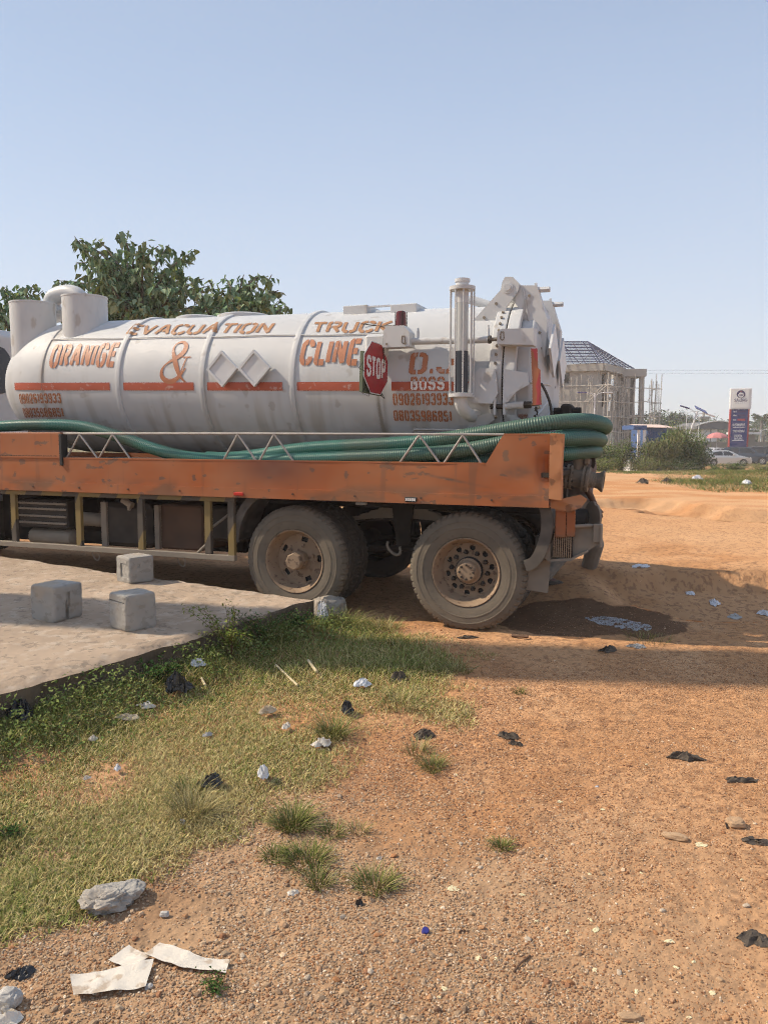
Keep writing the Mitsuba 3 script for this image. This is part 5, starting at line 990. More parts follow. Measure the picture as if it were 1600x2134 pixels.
bones = [("pel", "ch"), ("ch", "nk"), ("nk", "hd0"), ("hd0", "hd1"), ("hd0", "jaw"), ("hd0", "nose"), ("pel", "hl"), ("pel", "hr"), ("hl", "kl"), ("kl", "al"), ("hr", "kr"), ("kr", "ar"), ("al", "tl"), ("al", "hee"), ("hee", "tl"), ("ar", "tr"), ("ar", "her"), ("her", "tr")]
for s in "LR": bones += [("ch", "sh" + s), ("sh" + s, "el" + s), ("el" + s, "wr" + s), ("wr" + s, "pm" + s), ("hd0", "ear" + s), ("pm" + s, "th" + s)] + [("pm" + s, f"f{s}{k}") for k in range(4)]
PE = thing("person", "person in wide grey trousers and dark shoes stepping right behind the truck", "person")
add(f"{PE}__body", chain(J, bones, .014, 8), PB("skin_brown", (.11, .06, .04), .55), True)
def infl(names, d): return {k: (J[k][0], J[k][1] + d) for k in names}
tr = infl(["pel", "hl", "hr", "kl", "kr"], .022); tr["al"] = (J["al"][0] + [-.005, 0, .035], .085); tr["ar"] = (J["ar"][0] + [.0, 0, .035], .08); tr["kl"] = (tr["kl"][0], .095); tr["kr"] = (tr["kr"][0], .09)
add(f"{PE}__trousers", chain(tr, [("pel", "hl"), ("pel", "hr"), ("hl", "kl"), ("kl", "al"), ("hr", "kr"), ("kr", "ar")], .02, 4), PB("cloth_grey", proc(f_grime((.17, .15, .125), (.23, .20, .165), 18)), .9), True)
sh = infl(["pel", "ch", "shL", "shR", "elL", "elR"], .018); add(f"{PE}__shirt", chain(sh, [("pel", "ch"), ("ch", "shL"), ("ch", "shR"), ("shL", "elL"), ("shR", "elR")], .02, 6), PB("cloth_shirt", (.16, .13, .12), .9), True)
for a, b, c in (("al", "tl", "hee"), ("ar", "tr", "her")):
    q = {k: (J[k][0], J[k][1] + .010) for k in (b, c)}; q["m"] = (J[a][0] + [.01, 0, -.03], .042); add(f"{PE}__shoe", chain(q, [(b, c), ("m", b), ("m", c)], .012, 5), "leather_dark", True)
hc = {"a": (J["hd1"][0] + [-.012, 0, .012], .092), "b": (J["hd0"][0] + [-.03, 0, .03], .078)}; add(f"{PE}__hair", chain(hc, [("a", "b")], .012, 4), "black_paint", True)
# ------------------------------------------------------------------ trees behind the truck
LEAFP = np.array([[.165, .245, .14], [.22, .30, .18], [.13, .20, .11], [.28, .35, .22]])
def drooping_tree(base, label, tips, depth, foot, fork, nl, ll=.215, spread=.21):
    K = thing(base, label, "tree"); ft = at(*foot, depth); ft[2] = zh(ft[0], ft[1]) - .1; fk = at(*fork, depth); wood, lf = [], []
    wood.append(tube(spline([ft, ft * .5 + fk * .5 + [.12, 0, 0], fk], 16)[0], np.linspace(.17, .11, 16), 10))
    for (px, py) in tips:
        e = at(px, py, depth + rng.uniform(-1.3, 1.3)); d = e - fk; m1 = fk + d * [.42, .42, .62] + rng.normal(0, .12, 3); c, ln = spline([fk, m1, e], 24)
        wood.append(tube(c, np.linspace(.05, .008, 24), 6))
        k = int(nl * (.7 + .6 * rng.random())); t = rng.uniform(.42, 1.02, k); q = c[np.clip((t * 23).astype(int), 0, 23)] + rng.normal(0, spread, (k, 3)) * np.clip(1.25 - t, .3, 1)[:, None] * [1, 1, .55]; lf.append(q)
    q = np.concatenate(lf); n = len(q); add(f"{K}__trunk", cat(wood), "bark", True)
    col = LEAFP[rng.integers(0, 4, n)] * rng.uniform(.75, 1.25, (n, 1))
    yel = rng.random(n) < .06; col[yel] = [.26, .32, .10]
    m, c = leaves(q, ll * rng.uniform(.6, 1.15, n), ll * .66 * rng.uniform(.7, 1.1, n), .34, col, droop=.85); add(f"{K}__crown", m, "vertex_matte", smooth=False, color=c)
TIPS = [(155, 492), (165, 500), (158, 548), (205, 500), (190, 530), (255, 484), (265, 510), (300, 503), (330, 512), (352, 510), (380, 525), (408, 522), (375, 560), (395, 575), (425, 580), (440, 595), (120, 585), (135, 610), (180, 575), (200, 560), (230, 545), (260, 555), (285, 560), (320, 560), (340, 575), (150, 625), (190, 610), (215, 630), (240, 610), (265, 640), (290, 610), (300, 640), (330, 620), (355, 640), (360, 600), (385, 620), (410, 640), (230, 655), (340, 660), (112, 600), (125, 640), (105, 650), (145, 655), (180, 650)]
drooping_tree("broadleaf_tree", "large dark green tree with drooping leaves rising behind the middle of the tank", TIPS, 17.0, (300, 905), (300, 700), 62)
T2 = [(435, 585), (470, 580), (480, 600), (508, 572), (520, 590), (550, 575), (566, 572), (560, 610), (580, 605), (585, 630), (600, 640), (570, 645), (540, 640), (520, 625), (500, 640), (470, 630), (450, 640), (430, 625), (455, 610), (495, 655), (545, 655), (415, 655), (420, 605), (430, 650), (405, 630)]
drooping_tree("broadleaf_tree", "smaller drooping tree just right of the largest one", T2, 16.0, (500, 905), (490, 720), 52)
T3 = [(8, 598), (25, 625), (0, 640), (45, 600), (70, 592), (60, 620), (90, 605), (95, 640), (20, 660), (50, 655), (80, 665), (-30, 610), (-60, 640), (10, 690), (60, 700), (100, 680)]
drooping_tree("broadleaf_tree", "drooping tree at the left edge behind the white turrets", T3, 18.0, (40, 905), (40, 740), 80)

# ------------------------------------------------------------------ building site
BD = 88.0; s_ = BD / F
def W3(px, py, d): return at(px, py, d)
zb = -1.15; zt = 9.75
A0 = W3(1268, 0, BD)[0]; P0 = np.array([A0, BD]); E1 = np.array([-.93, .36]); E2 = np.array([.60, .80])
def quad_wall(p, q, z0, z1, th, holes=()):
    """vertical wall from p to q (xy) with rectangular holes (s0, s1, z0, z1); th goes inwards (left of p->q)"""
    p, q = np.array(p), np.array(q); ln = np.linalg.norm(q - p); d = (q - p) / ln; nn = np.array([-d[1], d[0]])
    g = sg.box(0, z0, ln, z1)
    for h in holes: g = g.difference(sg.box(h[0], h[2], h[1], h[3]))
    m = prism(g, th, 0); v = np.array(m.vertices); return TM(np.column_stack([p[0] + v[:, 0] * d[0] + v[:, 1] * nn[0], p[1] + v[:, 0] * d[1] + v[:, 1] * nn[1], v[:, 2]]), m.faces)
BL = thing("unfinished_building", "unfinished grey concrete building with an open blue roof frame, wrapped in scaffolding", "building")
PB("render_grey", proc(f_grime((.31, .29, .26), (.40, .37, .33), .8)), .9); PB("render_dark", proc(f_grime((.12, .115, .105), (.19, .175, .16), .8)), .9); PB("roof_steel", (.055, .06, .12), .5); PB("painted_room_shade", (.035, .033, .03), .9); PB("scaffold_wood", proc(f_grime((.40, .36, .31), (.56, .51, .45), 2)), .85)
LW, RW = 13.0, 7.2
PA = P0 + E1 * LW; PBq = P0 + E2 * RW; PC = PBq + np.array([-12.0, 4.0])
h1 = [(LW - 4.0, LW - 3.25, 7.7, 8.9), (LW - 2.0, LW - 1.0, 2.6, 4.2) , (LW - 3.4, LW - 2.6, 3.2, 4.6), (LW - 9, LW - 7.6, 6.8, 8.6), (LW - 9, LW - 7.6, 2.4, 4.3)]
add(f"{BL}__wall", quad_wall(PA, P0, zb - .5, zt, .25, h1), "render_grey", False)
add(f"{BL}__wall", quad_wall(P0, PBq, zb - .5, zt, .25, [(1.2, 2.4, 5.0, 6.8), (3.4, 4.6, 4.6, 6.6), (5.2, 6.6, 4.8, 7.0), (.6, 6.8, -.6, 2.6), (1.0, 2.2, 7.6, 8.8), (4.0, 5.4, 7.6, 8.9)]), "render_grey", False)
add(f"{BL}__wall", quad_wall(PC, PA + [0, 6.0], zb, zt, .25), "render_dark", False)
for k, p in enumerate((P0 + E2 * .9 + E1 * .6, P0 + E1 * 3.0 + [0, 2.2])): add(f"{BL}__shade_backing", quad_wall(p, p + E2 * 5.5 + E1 * 1.4 if k == 0 else p + E1 * 9, zb, zt - .3, .2), "painted_room_shade", False)  # backing added behind the openings, room shade put into its near-black colour
add(f"{BL}__shade_backing", quad_wall(PA + [.3, 1.6], P0 + E1 * .5 + [.0, 1.4], zb, zt - .3, .2), "painted_room_shade", False)
add(f"{BL}__shade_backing", quad_wall(P0 + E1 * 1.4 + E2 * .6, PBq + E1 * 1.5 - E2 * .3, zb, zt - .3, .2), "painted_room_shade", False)
for z in (2.6, 6.0): add(f"{BL}__floor_slab", mf(manifold3d.Manifold.extrude(manifold3d.CrossSection([[tuple(PA + [.3, .3]), tuple(P0 + [-.3, .3]), tuple(PBq + [-.4, 0]), tuple(PC)]]), .25).translate([0, 0, z])), "render_dark", False)
def fascia(p, q, z0, z1, out, th):
    d = (np.array(q) - p) / np.linalg.norm(np.array(q) - p); o = np.array([d[1], -d[0]]); return quad_wall(np.array(p) + o * out - d * .0, np.array(q) + o * out + d * .0, z0, z1, th)
add(f"{BL}__fascia", fascia(PA, P0 + [.55, 0], 9.0, 9.8, .7, .5), "render_grey", False)
add(f"{BL}__fascia", fascia(P0 + E2 * .0 + [.2, -.3], PBq, 9.0, 9.8, .55, .5), "render_grey", False)
PP = PBq + [-.3, -1.2]; PQ = PP + [2.9, .2]
add(f"{BL}__porch_fascia", bx(PP[0], PQ[0], PP[1] - .2, PP[1] + 4.5, 8.7, 9.6, .02), "render_grey", False)
for xx_ in (PP[0] + .9, PQ[0] - .35): add(f"{BL}__porch_column", bx(xx_ - .25, xx_ + .25, PP[1] + .2, PP[1] + .7, zb, 8.7), "render_grey", False)
add(f"{BL}__porch_wall", bx(PP[0], PQ[0] - .5, PP[1] + 2.4, PP[1] + 2.6, zb, 8.7), "render_dark", False)
add(f"{BL}__porch_floor", bx(PP[0], PQ[0], PP[1], PP[1] + 2.4, 3.9, 4.2), "render_grey", False)
# roof frame: ridge, hips, purlins
RDa = np.array([W3(1243, 0, 93)[0], 93.0, 12.85]); RDb = np.array([PA[0] + 1, 93.0, 12.85]); EV0 = np.array([P0[0] + .5, BD - .4, 9.85]); EVa = np.array([PA[0], BD - .4, 9.85]); EVc = np.array([PBq[0] + 1.6, PBq[1] + .2, 9.75]); EVd = EVc + [-1.0, 8.0, 0]
bar = lambda a, b, r=.045: tube([a, b], r, 5)
for k in range(15):
    t = k / 14; a = EVa * (1 - t) + RDb * t; b = EV0 * (1 - t) + RDa * t; add(f"{BL}__purlin", bar(a, b, .065), "roof_steel", False)
    b2 = EVc * (1 - t) + RDa * t
    if k < 14: add(f"{BL}__purlin", bar(b, b2, .058), "roof_steel", False)
for a, b in [(EV0, RDa), (EVc, RDa), (RDa, RDb), (EVd, RDa)]: add(f"{BL}__hip_rafter", bar(a, b, .075), "roof_steel", False)
for t in np.linspace(.05, .95, 9):
    a = EVa * (1 - t) + EV0 * t; b = RDb * (1 - t) + RDa * t; add(f"{BL}__rafter", bar(a - [0, 0, .08], b - [0, 0, .08], .045), "roof_steel", False)
for t in (.2, .4, .6, .8): a = EV0 * (1 - t) + EVc * t; add(f"{BL}__rafter", bar(a - [0, 0, .08], RDa - [0, 0, .08], .045), "roof_steel", False)
for x0 in (-4.5, -9.0):
    q = RDa + [x0 + 1.2, 0, 0]; add(f"{BL}__truss_web", bar(q, q + [2.2, -1.0, -2.7], .05), "roof_steel", False); add(f"{BL}__truss_web", bar(q, q + [-2.2, -1.0, -2.7], .05), "roof_steel", False); add(f"{BL}__truss_web", bar(q + [2.2, -1, -2.7], q + [4.4, 0, -.6], .04), "roof_steel", False)
# scaffold
SF = thing("scaffolding", "rough timber scaffolding of poles and ledgers around the unfinished building", "scaffolding")
faces = [(PA + [4, -1.3], P0 + [.6, -1.3], 18), (P0 + [.9, -1.0], PBq + [1.0, -1.0], 19), (PP + [.6, -1.2], PQ + [1.4, -1.2], 9), (PQ + [1.6, -.8], PQ + [2.0, 3.8], 5)]
for p, q, n in faces:
    p, q = np.array(p), np.array(q)
    for k in range(n):
        t = k / (n - 1) + rng.normal(0, .012); b = p + (q - p) * t; top = rng.uniform(7.6, 9.3); j = rng.normal(0, .22, 2); c = np.array([[b[0], b[1], zb - .6], [b[0] + j[0] * .5, b[1], top * .5], [b[0] + j[0], b[1] + j[1] * .3, top]]); add(f"{SF}__pole", tube(spline(c, 6)[0], .05, 5), "scaffold_wood", True)
    for z in (.3, 2.2, 3.9, 5.6, 7.3):
        a = p - (q - p) * .02; b = q + (q - p) * .05; add(f"{SF}__ledger", tube([[a[0], a[1] - .08, z + rng.normal(0, .06)], [(a[0] + b[0]) / 2, (a[1] + b[1]) / 2 - .08, z + rng.normal(0, .08)], [b[0], b[1] - .08, z + rng.normal(0, .08)]], .05, 5), "scaffold_wood", True)
    for k in range(n // 3):
        t = rng.uniform(.05, .8); a = p + (q - p) * t; b = p + (q - p) * min(1, t + .2); z = rng.choice([.3, 2.2, 3.9, 5.6]); add(f"{SF}__brace", tube([[a[0], a[1] - .12, z], [b[0], b[1] - .12, z + 1.7]], .035, 5), "scaffold_wood", True)
PB("render_dust", (.52, .50, .47), .8); PB("pole_white", (.62, .62, .62), .5); PB("solar_blue", (.05, .04, .16), .25); PB("container_blue", proc(f_grime((.03, .075, .20), (.045, .10, .25), 3)), .6); PB("tin_pink", (.52, .40, .34), .7); PB("roof_dark", (.13, .13, .135), .8); PB("wall_white", (.66, .66, .65), .8); PB("umbrella_pink", (.50, .19, .19), .7)
def tilt(m, base, ang, axis=(0, 1, 0)):
    return xf(m, trimesh.transformations.rotation_matrix(ang, axis)[:3, :3], base)
def lamp_post(px, ptop, d, label, lean=0.0, r=.06, arms=(-1, 1), panel=True):
    b = at(px, 908, d); b[2] = zh(b[0], b[1]) - .1; top = at(px, ptop, d)[2]; h = top - b[2]; K = thing("street_lamp", label, "street lamp")
    put = lambda m: tilt(m, b, lean)
    add(f"{K}__pole", put(tube([(0, 0, 0), (0, 0, h)], np.array([r * 1.2, r]), 10)), "pole_white", 40)
    for s in arms:
        add(f"{K}__arm", put(tube(spline([(0, 0, h - .5), (.25 * s, 0, h - .1), (.5 * s, 0, h), (1.0 * s, 0, h + .04)], 10)[0], .03, 6)), "pole_white", True)
        add(f"{K}__lamp_head", put(bx(.75 * s, 1.55 * s, -.12, .12, h - .0, h + .10, .02)), "solar_blue" if panel and s < 0 else "pole_white", False)
    if panel and lean: add(f"{K}__solar_panel", put(xf(bx(-.55, .55, -.35, .35, -.02, .02), trimesh.transformations.rotation_matrix(.45, [1, .3, 0])[:3, :3], np.array([.25, 0, h + .25]))), "solar_blue", False)
lamp_post(1237, 819, 70.0, "white double-armed street lamp in front of the unfinished building")
lamp_post(1413, 852, 66.0, "leaning white street lamp with a solar panel above the bushes", .30, .07)
lamp_post(1429, 858, 100.0, "thin grey lamp mast behind the leaning lamp", 0, .05, (1,), False)
lamp_post(1455, 868, 105.0, "slim street lamp with one slanting head left of the white shed", 0, .06, (-1,), False)
lamp_post(1585, 895, 110.0, "pale lamp post standing right of the price pylon", 0, .07, (-1, 1), False)
# containers, sheds
def boxb(px0, px1, pt, d, dep, zbot=None):
    a, b = at(px0, 908, d), at(px1, 908, d); return a[0], b[0], d, d + dep, (zh(a[0], d) - .3 if zbot is None else zbot), at(px0, pt, d)[2]
SH = thing("container", "blue corrugated container with a flat pinkish tin roof", "container"); x0, x1, y0, y1, z0, z1 = boxb(1348, 1402, 891, 62, 4)
add(f"{SH}__body", bx(x0, x1 - .5, y0, y1, z0, z1), "container_blue", False)
for k in range(14): xk = x0 + (x1 - .6 - x0) * (k + .5) / 14; add(f"{SH}__rib", bx(xk - .03, xk + .03, y0 - .05, y0 + .01, z0, z1 - .05), "container_blue", False)
add(f"{SH}__roof", hull([(x0 - .3, y0 - .3, z1 + .0), (x1 + .3, y0 - .3, z1 - .06), (x0 - .3, y1, z1 + .35), (x1 + .3, y1, z1 + .3), (x0 - .3, y0 - .3, z1 + .05), (x1 + .3, y0 - .3, z1 - .01)]), "tin_pink", False)
SH = thing("kiosk", "dark blue kiosk awning on white posts left of the container", "kiosk"); x0, x1, y0, y1, z0, z1 = boxb(1320, 1347, 886, 60, 3)
add(f"{SH}__awning", bx(x0, x1, y0, y1, z1 - .35, z1, .02), "container_blue", False); add(f"{SH}__counter", bx(x0 + .1, x1 - .1, y0 + 1, y1, z0, z0 + 1.2), "wall_white", False)
for xk in (x0 + .45, x1 - .1): add(f"{SH}__post", bx(xk - .09, xk + .09, y0 + .1, y0 + .28, z0, z1 - .35), "wall_white", False)
SH = thing("shed", "white-walled shed with a dark curved roof behind the pink umbrella", "shed"); x0, x1, y0, y1, z0, z1 = boxb(1466, 1494, 893, 118, 8)
add(f"{SH}__wall", bx(x0, x1, y0, y1, z0, z1), "wall_white", False); add(f"{SH}__window", bx(x0 + 1.0, x0 + 1.1, y0 - .06, y0, z0, z1), "roof_dark", False)
rp = [(x0 - 1.4 + (x1 - x0 + 5.5) * t, z1 + 1.25 * math.sin(math.pi * (t * .85 + .12)) ** .8 - .2) for t in np.linspace(0, 1, 14)]; add(f"{SH}__roof", prism(rp + [(rp[-1][0], z1 - .1), (rp[0][0], z1 - .1)], 10, y0 - .6), "roof_dark", False)
add(f"{SH}__eave", tube([(q[0], y0 - .65, q[1] + .08) for q in rp], .1, 6), "wall_white", True)
SH = thing("shed", "low grey shed with a pale edge right of the price pylon", "shed"); x0, x1, y0, y1, z0, z1 = boxb(1558, 1574, 905, 105, 6); add(f"{SH}__wall", bx(x0, x1, y0, y1, z0, z1), "render_dark", False); add(f"{SH}__roof", bx(x0 - .3, x1 + .4, y0 - .5, y1, z1, z1 + .3), "wall_white", False)
SH = thing("water_tower", "slim grey tower poking above the far sheds", "tower"); a = at(1469, 872, 190); g0 = zh(a[0], 190); add(f"{SH}__shaft", bx(a[0] - .9, a[0] + .9, 190, 191.8, g0, a[2]), "render_grey", False); add(f"{SH}__gallery", bx(a[0] - 1.2, a[0] + 1.2, 189.7, 192, a[2], a[2] + .5), "render_dark", False); add(f"{SH}__mast", tube([(a[0], 191, a[2]), (a[0], 191, at(1469, 858, 190)[2])], .3, 6), "render_grey", False)
WL = add("boundary_wall", quad_wall((at(1446, 0, 112)[0], 112.0), (at(1800, 0, 108)[0], 108.0), -1.6, .85, .2), "render_dark", False, label="long low grey boundary wall behind the parked cars", cat="wall")
# parasol
UM = thing("parasol", "pink parasol left of the price pylon", "parasol"); b = at(1494, 908, 84); gz = zh(b[0], 84); zt_ = at(0, 901, 84)[2]
dome = [(0, zt_)] + [(1.25 * math.sin(t), zt_ - .62 * (1 - math.cos(t)) / (1 - math.cos(1.35))) for t in np.linspace(.15, 1.35, 9)]
m = lathe(dome[::-1], 8); add(f"{UM}__canopy", TM(np.array(m.vertices) + [b[0], 84, 0], m.faces), "umbrella_pink", False); add(f"{UM}__pole", tube([(b[0], 84, gz - .1), (b[0], 84, zt_)], .03, 6), "pole_white", True)
# price pylon
PY = thing("price_pylon", "tall white and blue fuel station price pylon with a round emblem", "sign"); D_ = 80.0; pb = at(1538, 908, D_); sc = D_ / F; zg = zh(pb[0], D_) - .2; ztop = at(0, 809, D_)[2]; zmid = at(0, 853, D_)[2]
PB("pylon_blue", (.02, .028, .13), .45); PB("pylon_red", (.36, .05, .05), .45); PB("pylon_white", (.64, .64, .65), .4); PB("pylon_grey", (.40, .40, .42), .5); PB("emblem_navy", (.03, .02, .09), .5)
yaw = math.radians(-16); hw = .93
def pyl(m): m = rotz(m, yaw); return TM(np.asarray(m.vertices) + [pb[0], D_, 0], m.faces)
add(f"{PY}__column", pyl(bx(-hw, hw, -.28, .28, zg, zmid)), "pylon_red", False)
add(f"{PY}__blue_panel", pyl(bx(-hw + .13, hw - .16, -.315, -.28, zg, zmid - .0)), "pylon_blue", False)
add(f"{PY}__header", pyl(bx(-hw - .03, hw + .12, -.36, .32, zmid, ztop, .05)), "pylon_white", False)
add(f"{PY}__header_panel", pyl(bx(-hw + .2, hw - .16, -.40, -.35, zmid + .17, ztop - .05)), "wall_white", False)
zc = ztop - .62; ec = lambda r, y: pyl(TM(np.array((m := mf(manifold3d.Manifold.cylinder(.02, r, r, 40).rotate([90, 0, 0]))).vertices) + [0.02, y, zc], m.faces))
add(f"{PY}__emblem", ec(.40, -.40), "emblem_navy", False); m = ec(.26, -.423); add(f"{PY}__emblem_disc", TM(np.asarray(m.vertices) - [0, 0, .09], m.faces), "pylon_white", False); add(f"{PY}__emblem_crown", pyl(prism([(-.16, zc + .2), (.0, zc + .36), (.20, zc + .2), (.1, zc + .27), (-.08, zc + .27)], .01, -.432)), "pylon_red", False)
def ptext(t, h, x, z, mat, y=-.335, bold=True, wmax=None):
    m = meshkit.text_mesh(t, h, .01, bold); v = np.array(m.vertices); w = np.ptp(v[:, 0]); k = 1 if wmax is None else wmax / w; v[:, 0] = (v[:, 0] - v[:, 0].min()) * k - w * k / 2; add(f"{PY}__lettering", pyl(TM(np.stack([v[:, 0] + x, y - v[:, 2], v[:, 1] + z], -1), m.faces)), mat, False)
ptext("SALBAS", .28, 0.02, ztop - 1.36, "emblem_navy", -.402, True, 1.22); ptext("OIL & GAS LTD", .09, 0.02, ztop - 1.55, "pylon_grey", -.402, True, 1.05)
ptext("SB", .18, .02, zc - .18, "emblem_navy", -.446, True, .36)
for k, (t, z) in enumerate((("Petrol", 857), ("Diesel", 865), ("Kero", 874))): zz = at(0, z + 2, D_)[2]; ptext(t, .13, -.46, zz, "pylon_white", -.316, True, .34); add(f"{PY}__price_field", pyl(bx(-.2, .55, -.325, -.31, zz - .02, zz + .16)), "pylon_red" if k == 2 else "emblem_navy", False)
for t, z, w in (("SUPERMARKET", 887, 1.15), ("TYRE SERVICE", 900, 1.1), ("POS/ATM", 910, .7), ("AVAILABLE", 915.5, .8)): ptext(t, .22, -.05, at(0, z, D_)[2] - .02, "pylon_white", -.316, True, w)
for z in (890.5, 918.0): add(f"{PY}__rule", pyl(bx(-.6, .5, -.325, -.31, at(0, z, D_)[2] - .03, at(0, z, D_)[2] + .05)), "pylon_white", False)

# ------------------------------------------------------------------ parked cars
PB("paint_silver", (.50, .51, .51), .25, .5, spec=.6); PB("paint_navy", (.035, .05, .075), .25, spec=.6); PB("paint_black", (.02, .02, .024), .22, spec=.6); PB("car_glass", (.02, .022, .025), .1, spec=.7); PB("car_tyre", (.03, .03, .03), .9); PB("car_rim", (.45, .45, .46), .35, .6); PB("head_lamp", (.6, .6, .6), .15)
def car(base, label, pos, yaw, prof, glass, wheels, w, paint):
    K = thing(base, label, "car"); n = len(prof); pr = np.array(prof)
    put = lambda m: TM(np.asarray(rotz(m, yaw).vertices) + pos, m.faces)
    body = prism(sg.Polygon(prof).buffer(.04).buffer(-.04), w, -w / 2); v, f = trimesh.remesh.subdivide_to_size(body.vertices, body.faces, .16)
    zb_ = pr[:, 1].max(); tp_ = sm(.75, zb_, v[:, 2]); v[:, 1] *= 1 - .24 * tp_; xm = np.abs(v[:, 0] - pr[:, 0].mean()) / (np.ptp(pr[:, 0]) / 2); v[:, 1] *= 1 - .16 * sm(.72, 1, xm)
    add(f"{K}__body", put(TM(v, f)), paint, 40)
    side = lambda s, y: [(a, y * (w / 2 * (1 - .24 * float(sm(.75, zb_, np.array([b]))[0]))) , b) for a, b in s]
    for g in glass:
        for sgn in (-1, 1):
            p = np.array(side(g, sgn)); c = p.mean(0); o = np.array([0, sgn * .012, 0]); add(f"{K}__window", put(hull(np.vstack([p + o, p - o * 3]))), "car_glass", False)
    def cross(a, b, e): # pane across the car between profile points a and b
        q = [];
        for (x, z) in (a, b):
            y = w / 2 * (1 - .24 * float(sm(.75, zb_, np.array([z]))[0])) - .07; q += [(x, y, z), (x, -y, z)]
        q = np.array(q); d = np.array([b[0] - a[0], 0, b[1] - a[1]]); nn = np.array([-d[2], 0, d[0]]); nn /= np.linalg.norm(nn); nn *= e
        add(f"{K}__windscreen" if e < 0 else f"{K}__rear_window", put(hull(np.vstack([q + nn * .015, q - nn * .03]))), "car_glass", False)
    cross(*wheels["front"], -1); cross(*wheels["rear"], 1)
    for x in wheels["x"]:
        for sgn in (-1, 1):
            r = wheels["r"]; t = lathe([(r * .6, -.10), (r * .95, -.10), (r, -.07), (r, .07), (r * .95, .10), (r * .6, .10)], 28, "y"); W_ = add(f"{K}__wheel", put(TM(np.array(t.vertices) + [x, sgn * (w / 2 - .085), r], t.faces)), "car_tyre", 40)
            sp = cat(lathe([(r * .62, -.02), (r * .62, .02), (r * .52, .02), (r * .52, -.02), (r * .62, -.02)], 24, "y"), lathe([(0, -.03), (r * .15, -.03), (r * .15, .03), (0, .03)], 12, "y"), *[tube([(0, 0, 0), (r * .55 * math.cos(a), 0, r * .55 * math.sin(a))], r * .07, 5) for a in np.arange(6) * math.pi / 3]); add(f"{W_}__rim", put(TM(np.array(sp.vertices) + [x, sgn * (w / 2 - .0), r], sp.faces)), "car_rim", 40)
            add(f"{W_}__arch", put(TM(np.array((dk := lathe([(0, -.015), (r * 1.12, -.015), (r * 1.12, .015), (0, .015)], 28, "y")).vertices) + [x, sgn * (w / 2 - .012), r * 1.03], dk.faces)), "black_paint", False)
    for sgn in (-1, 1): add(f"{K}__headlight", put(bx(pr[:, 0].max() - .42, pr[:, 0].max() - .06, sgn * (w / 2 - .42), sgn * (w / 2 - .13), wheels["hl"] - .07, wheels["hl"] + .06, .03)), "head_lamp", False); add(f"{K}__mirror", put(bx(wheels["mx"], wheels["mx"] + .2, sgn * (w / 2 - .02), sgn * (w / 2 + .17), wheels["mz"], wheels["mz"] + .14, .04)), paint, False)
hb = [(-2.05, .30), (-2.12, .62), (-2.02, .92), (-1.72, 1.20), (-1.35, 1.42), (-.6, 1.50), (.0, 1.47), (.35, 1.34), (.95, 1.00), (1.6, .86), (2.0, .72), (2.12, .5), (2.08, .25), (1.75, .22), (-1.8, .22)]
sv = [(-2.2, .40), (-2.28, .75), (-2.22, 1.1), (-2.0, 1.62), (-1.7, 1.72), (-.3, 1.76), (.3, 1.70), (1.05, 1.16), (1.9, 1.02), (2.2, .85), (2.28, .5), (2.2, .32), (-2.0, .32)]
c0 = at(1516, 908, 74.0); c0[2] = zh(c0[0], c0[1]) + .0
car("parked_car", "silver hatchback parked in front of the price pylon", c0, math.radians(-13), hb, [[(-1.5, .98), (-1.25, 1.30), (-.55, 1.39), (-.5, .98)], [(-.42, .98), (-.46, 1.39), (.02, 1.36), (.45, 1.12), (.55, .98)]], dict(front=((.42, 1.34), (1.0, 1.02)), rear=((-1.75, 1.2), (-1.42, 1.40)), x=(-1.3, 1.32), r=.31, hl=.72, mx=.35, mz=.98), 1.74, "paint_silver")
sw = dict(front=((.35, 1.68), (1.05, 1.22)), rear=((-2.2, 1.15), (-2.04, 1.6)), x=(-1.4, 1.42), r=.36, hl=.86, mx=.45, mz=1.15); sg_ = [[(-1.9, 1.15), (-1.75, 1.56), (-.75, 1.62), (-.7, 1.15)], [(-.6, 1.15), (-.65, 1.62), (.25, 1.60), (.75, 1.22), (.78, 1.15)]]
c1 = at(1557, 908, 77.5); c1[2] = zh(c1[0], c1[1]); car("parked_car", "dark blue estate car parked behind the silver hatchback", c1, math.radians(-24), sv, sg_, sw, 1.82, "paint_navy")
c2 = at(1607, 908, 79.0); c2[2] = zh(c2[0], c2[1]); car("parked_car", "black car cut off by the right edge of the photo", c2, math.radians(-20), sv, sg_, sw, 1.82, "paint_black")
c3 = at(1500, 908, 88.0); c3[2] = zh(c3[0], c3[1]); car("parked_car", "white car almost hidden behind the silver hatchback", c3, math.radians(20), hb, [[(-1.5, .98), (-1.25, 1.30), (-.55, 1.39), (-.5, .98)], [(-.42, .98), (-.46, 1.39), (.02, 1.36), (.45, 1.12), (.55, .98)]], dict(front=((.42, 1.34), (1.0, 1.02)), rear=((-1.75, 1.2), (-1.42, 1.40)), x=(-1.3, 1.32), r=.31, hl=.72, mx=.35, mz=.98), 1.74, "pylon_white")

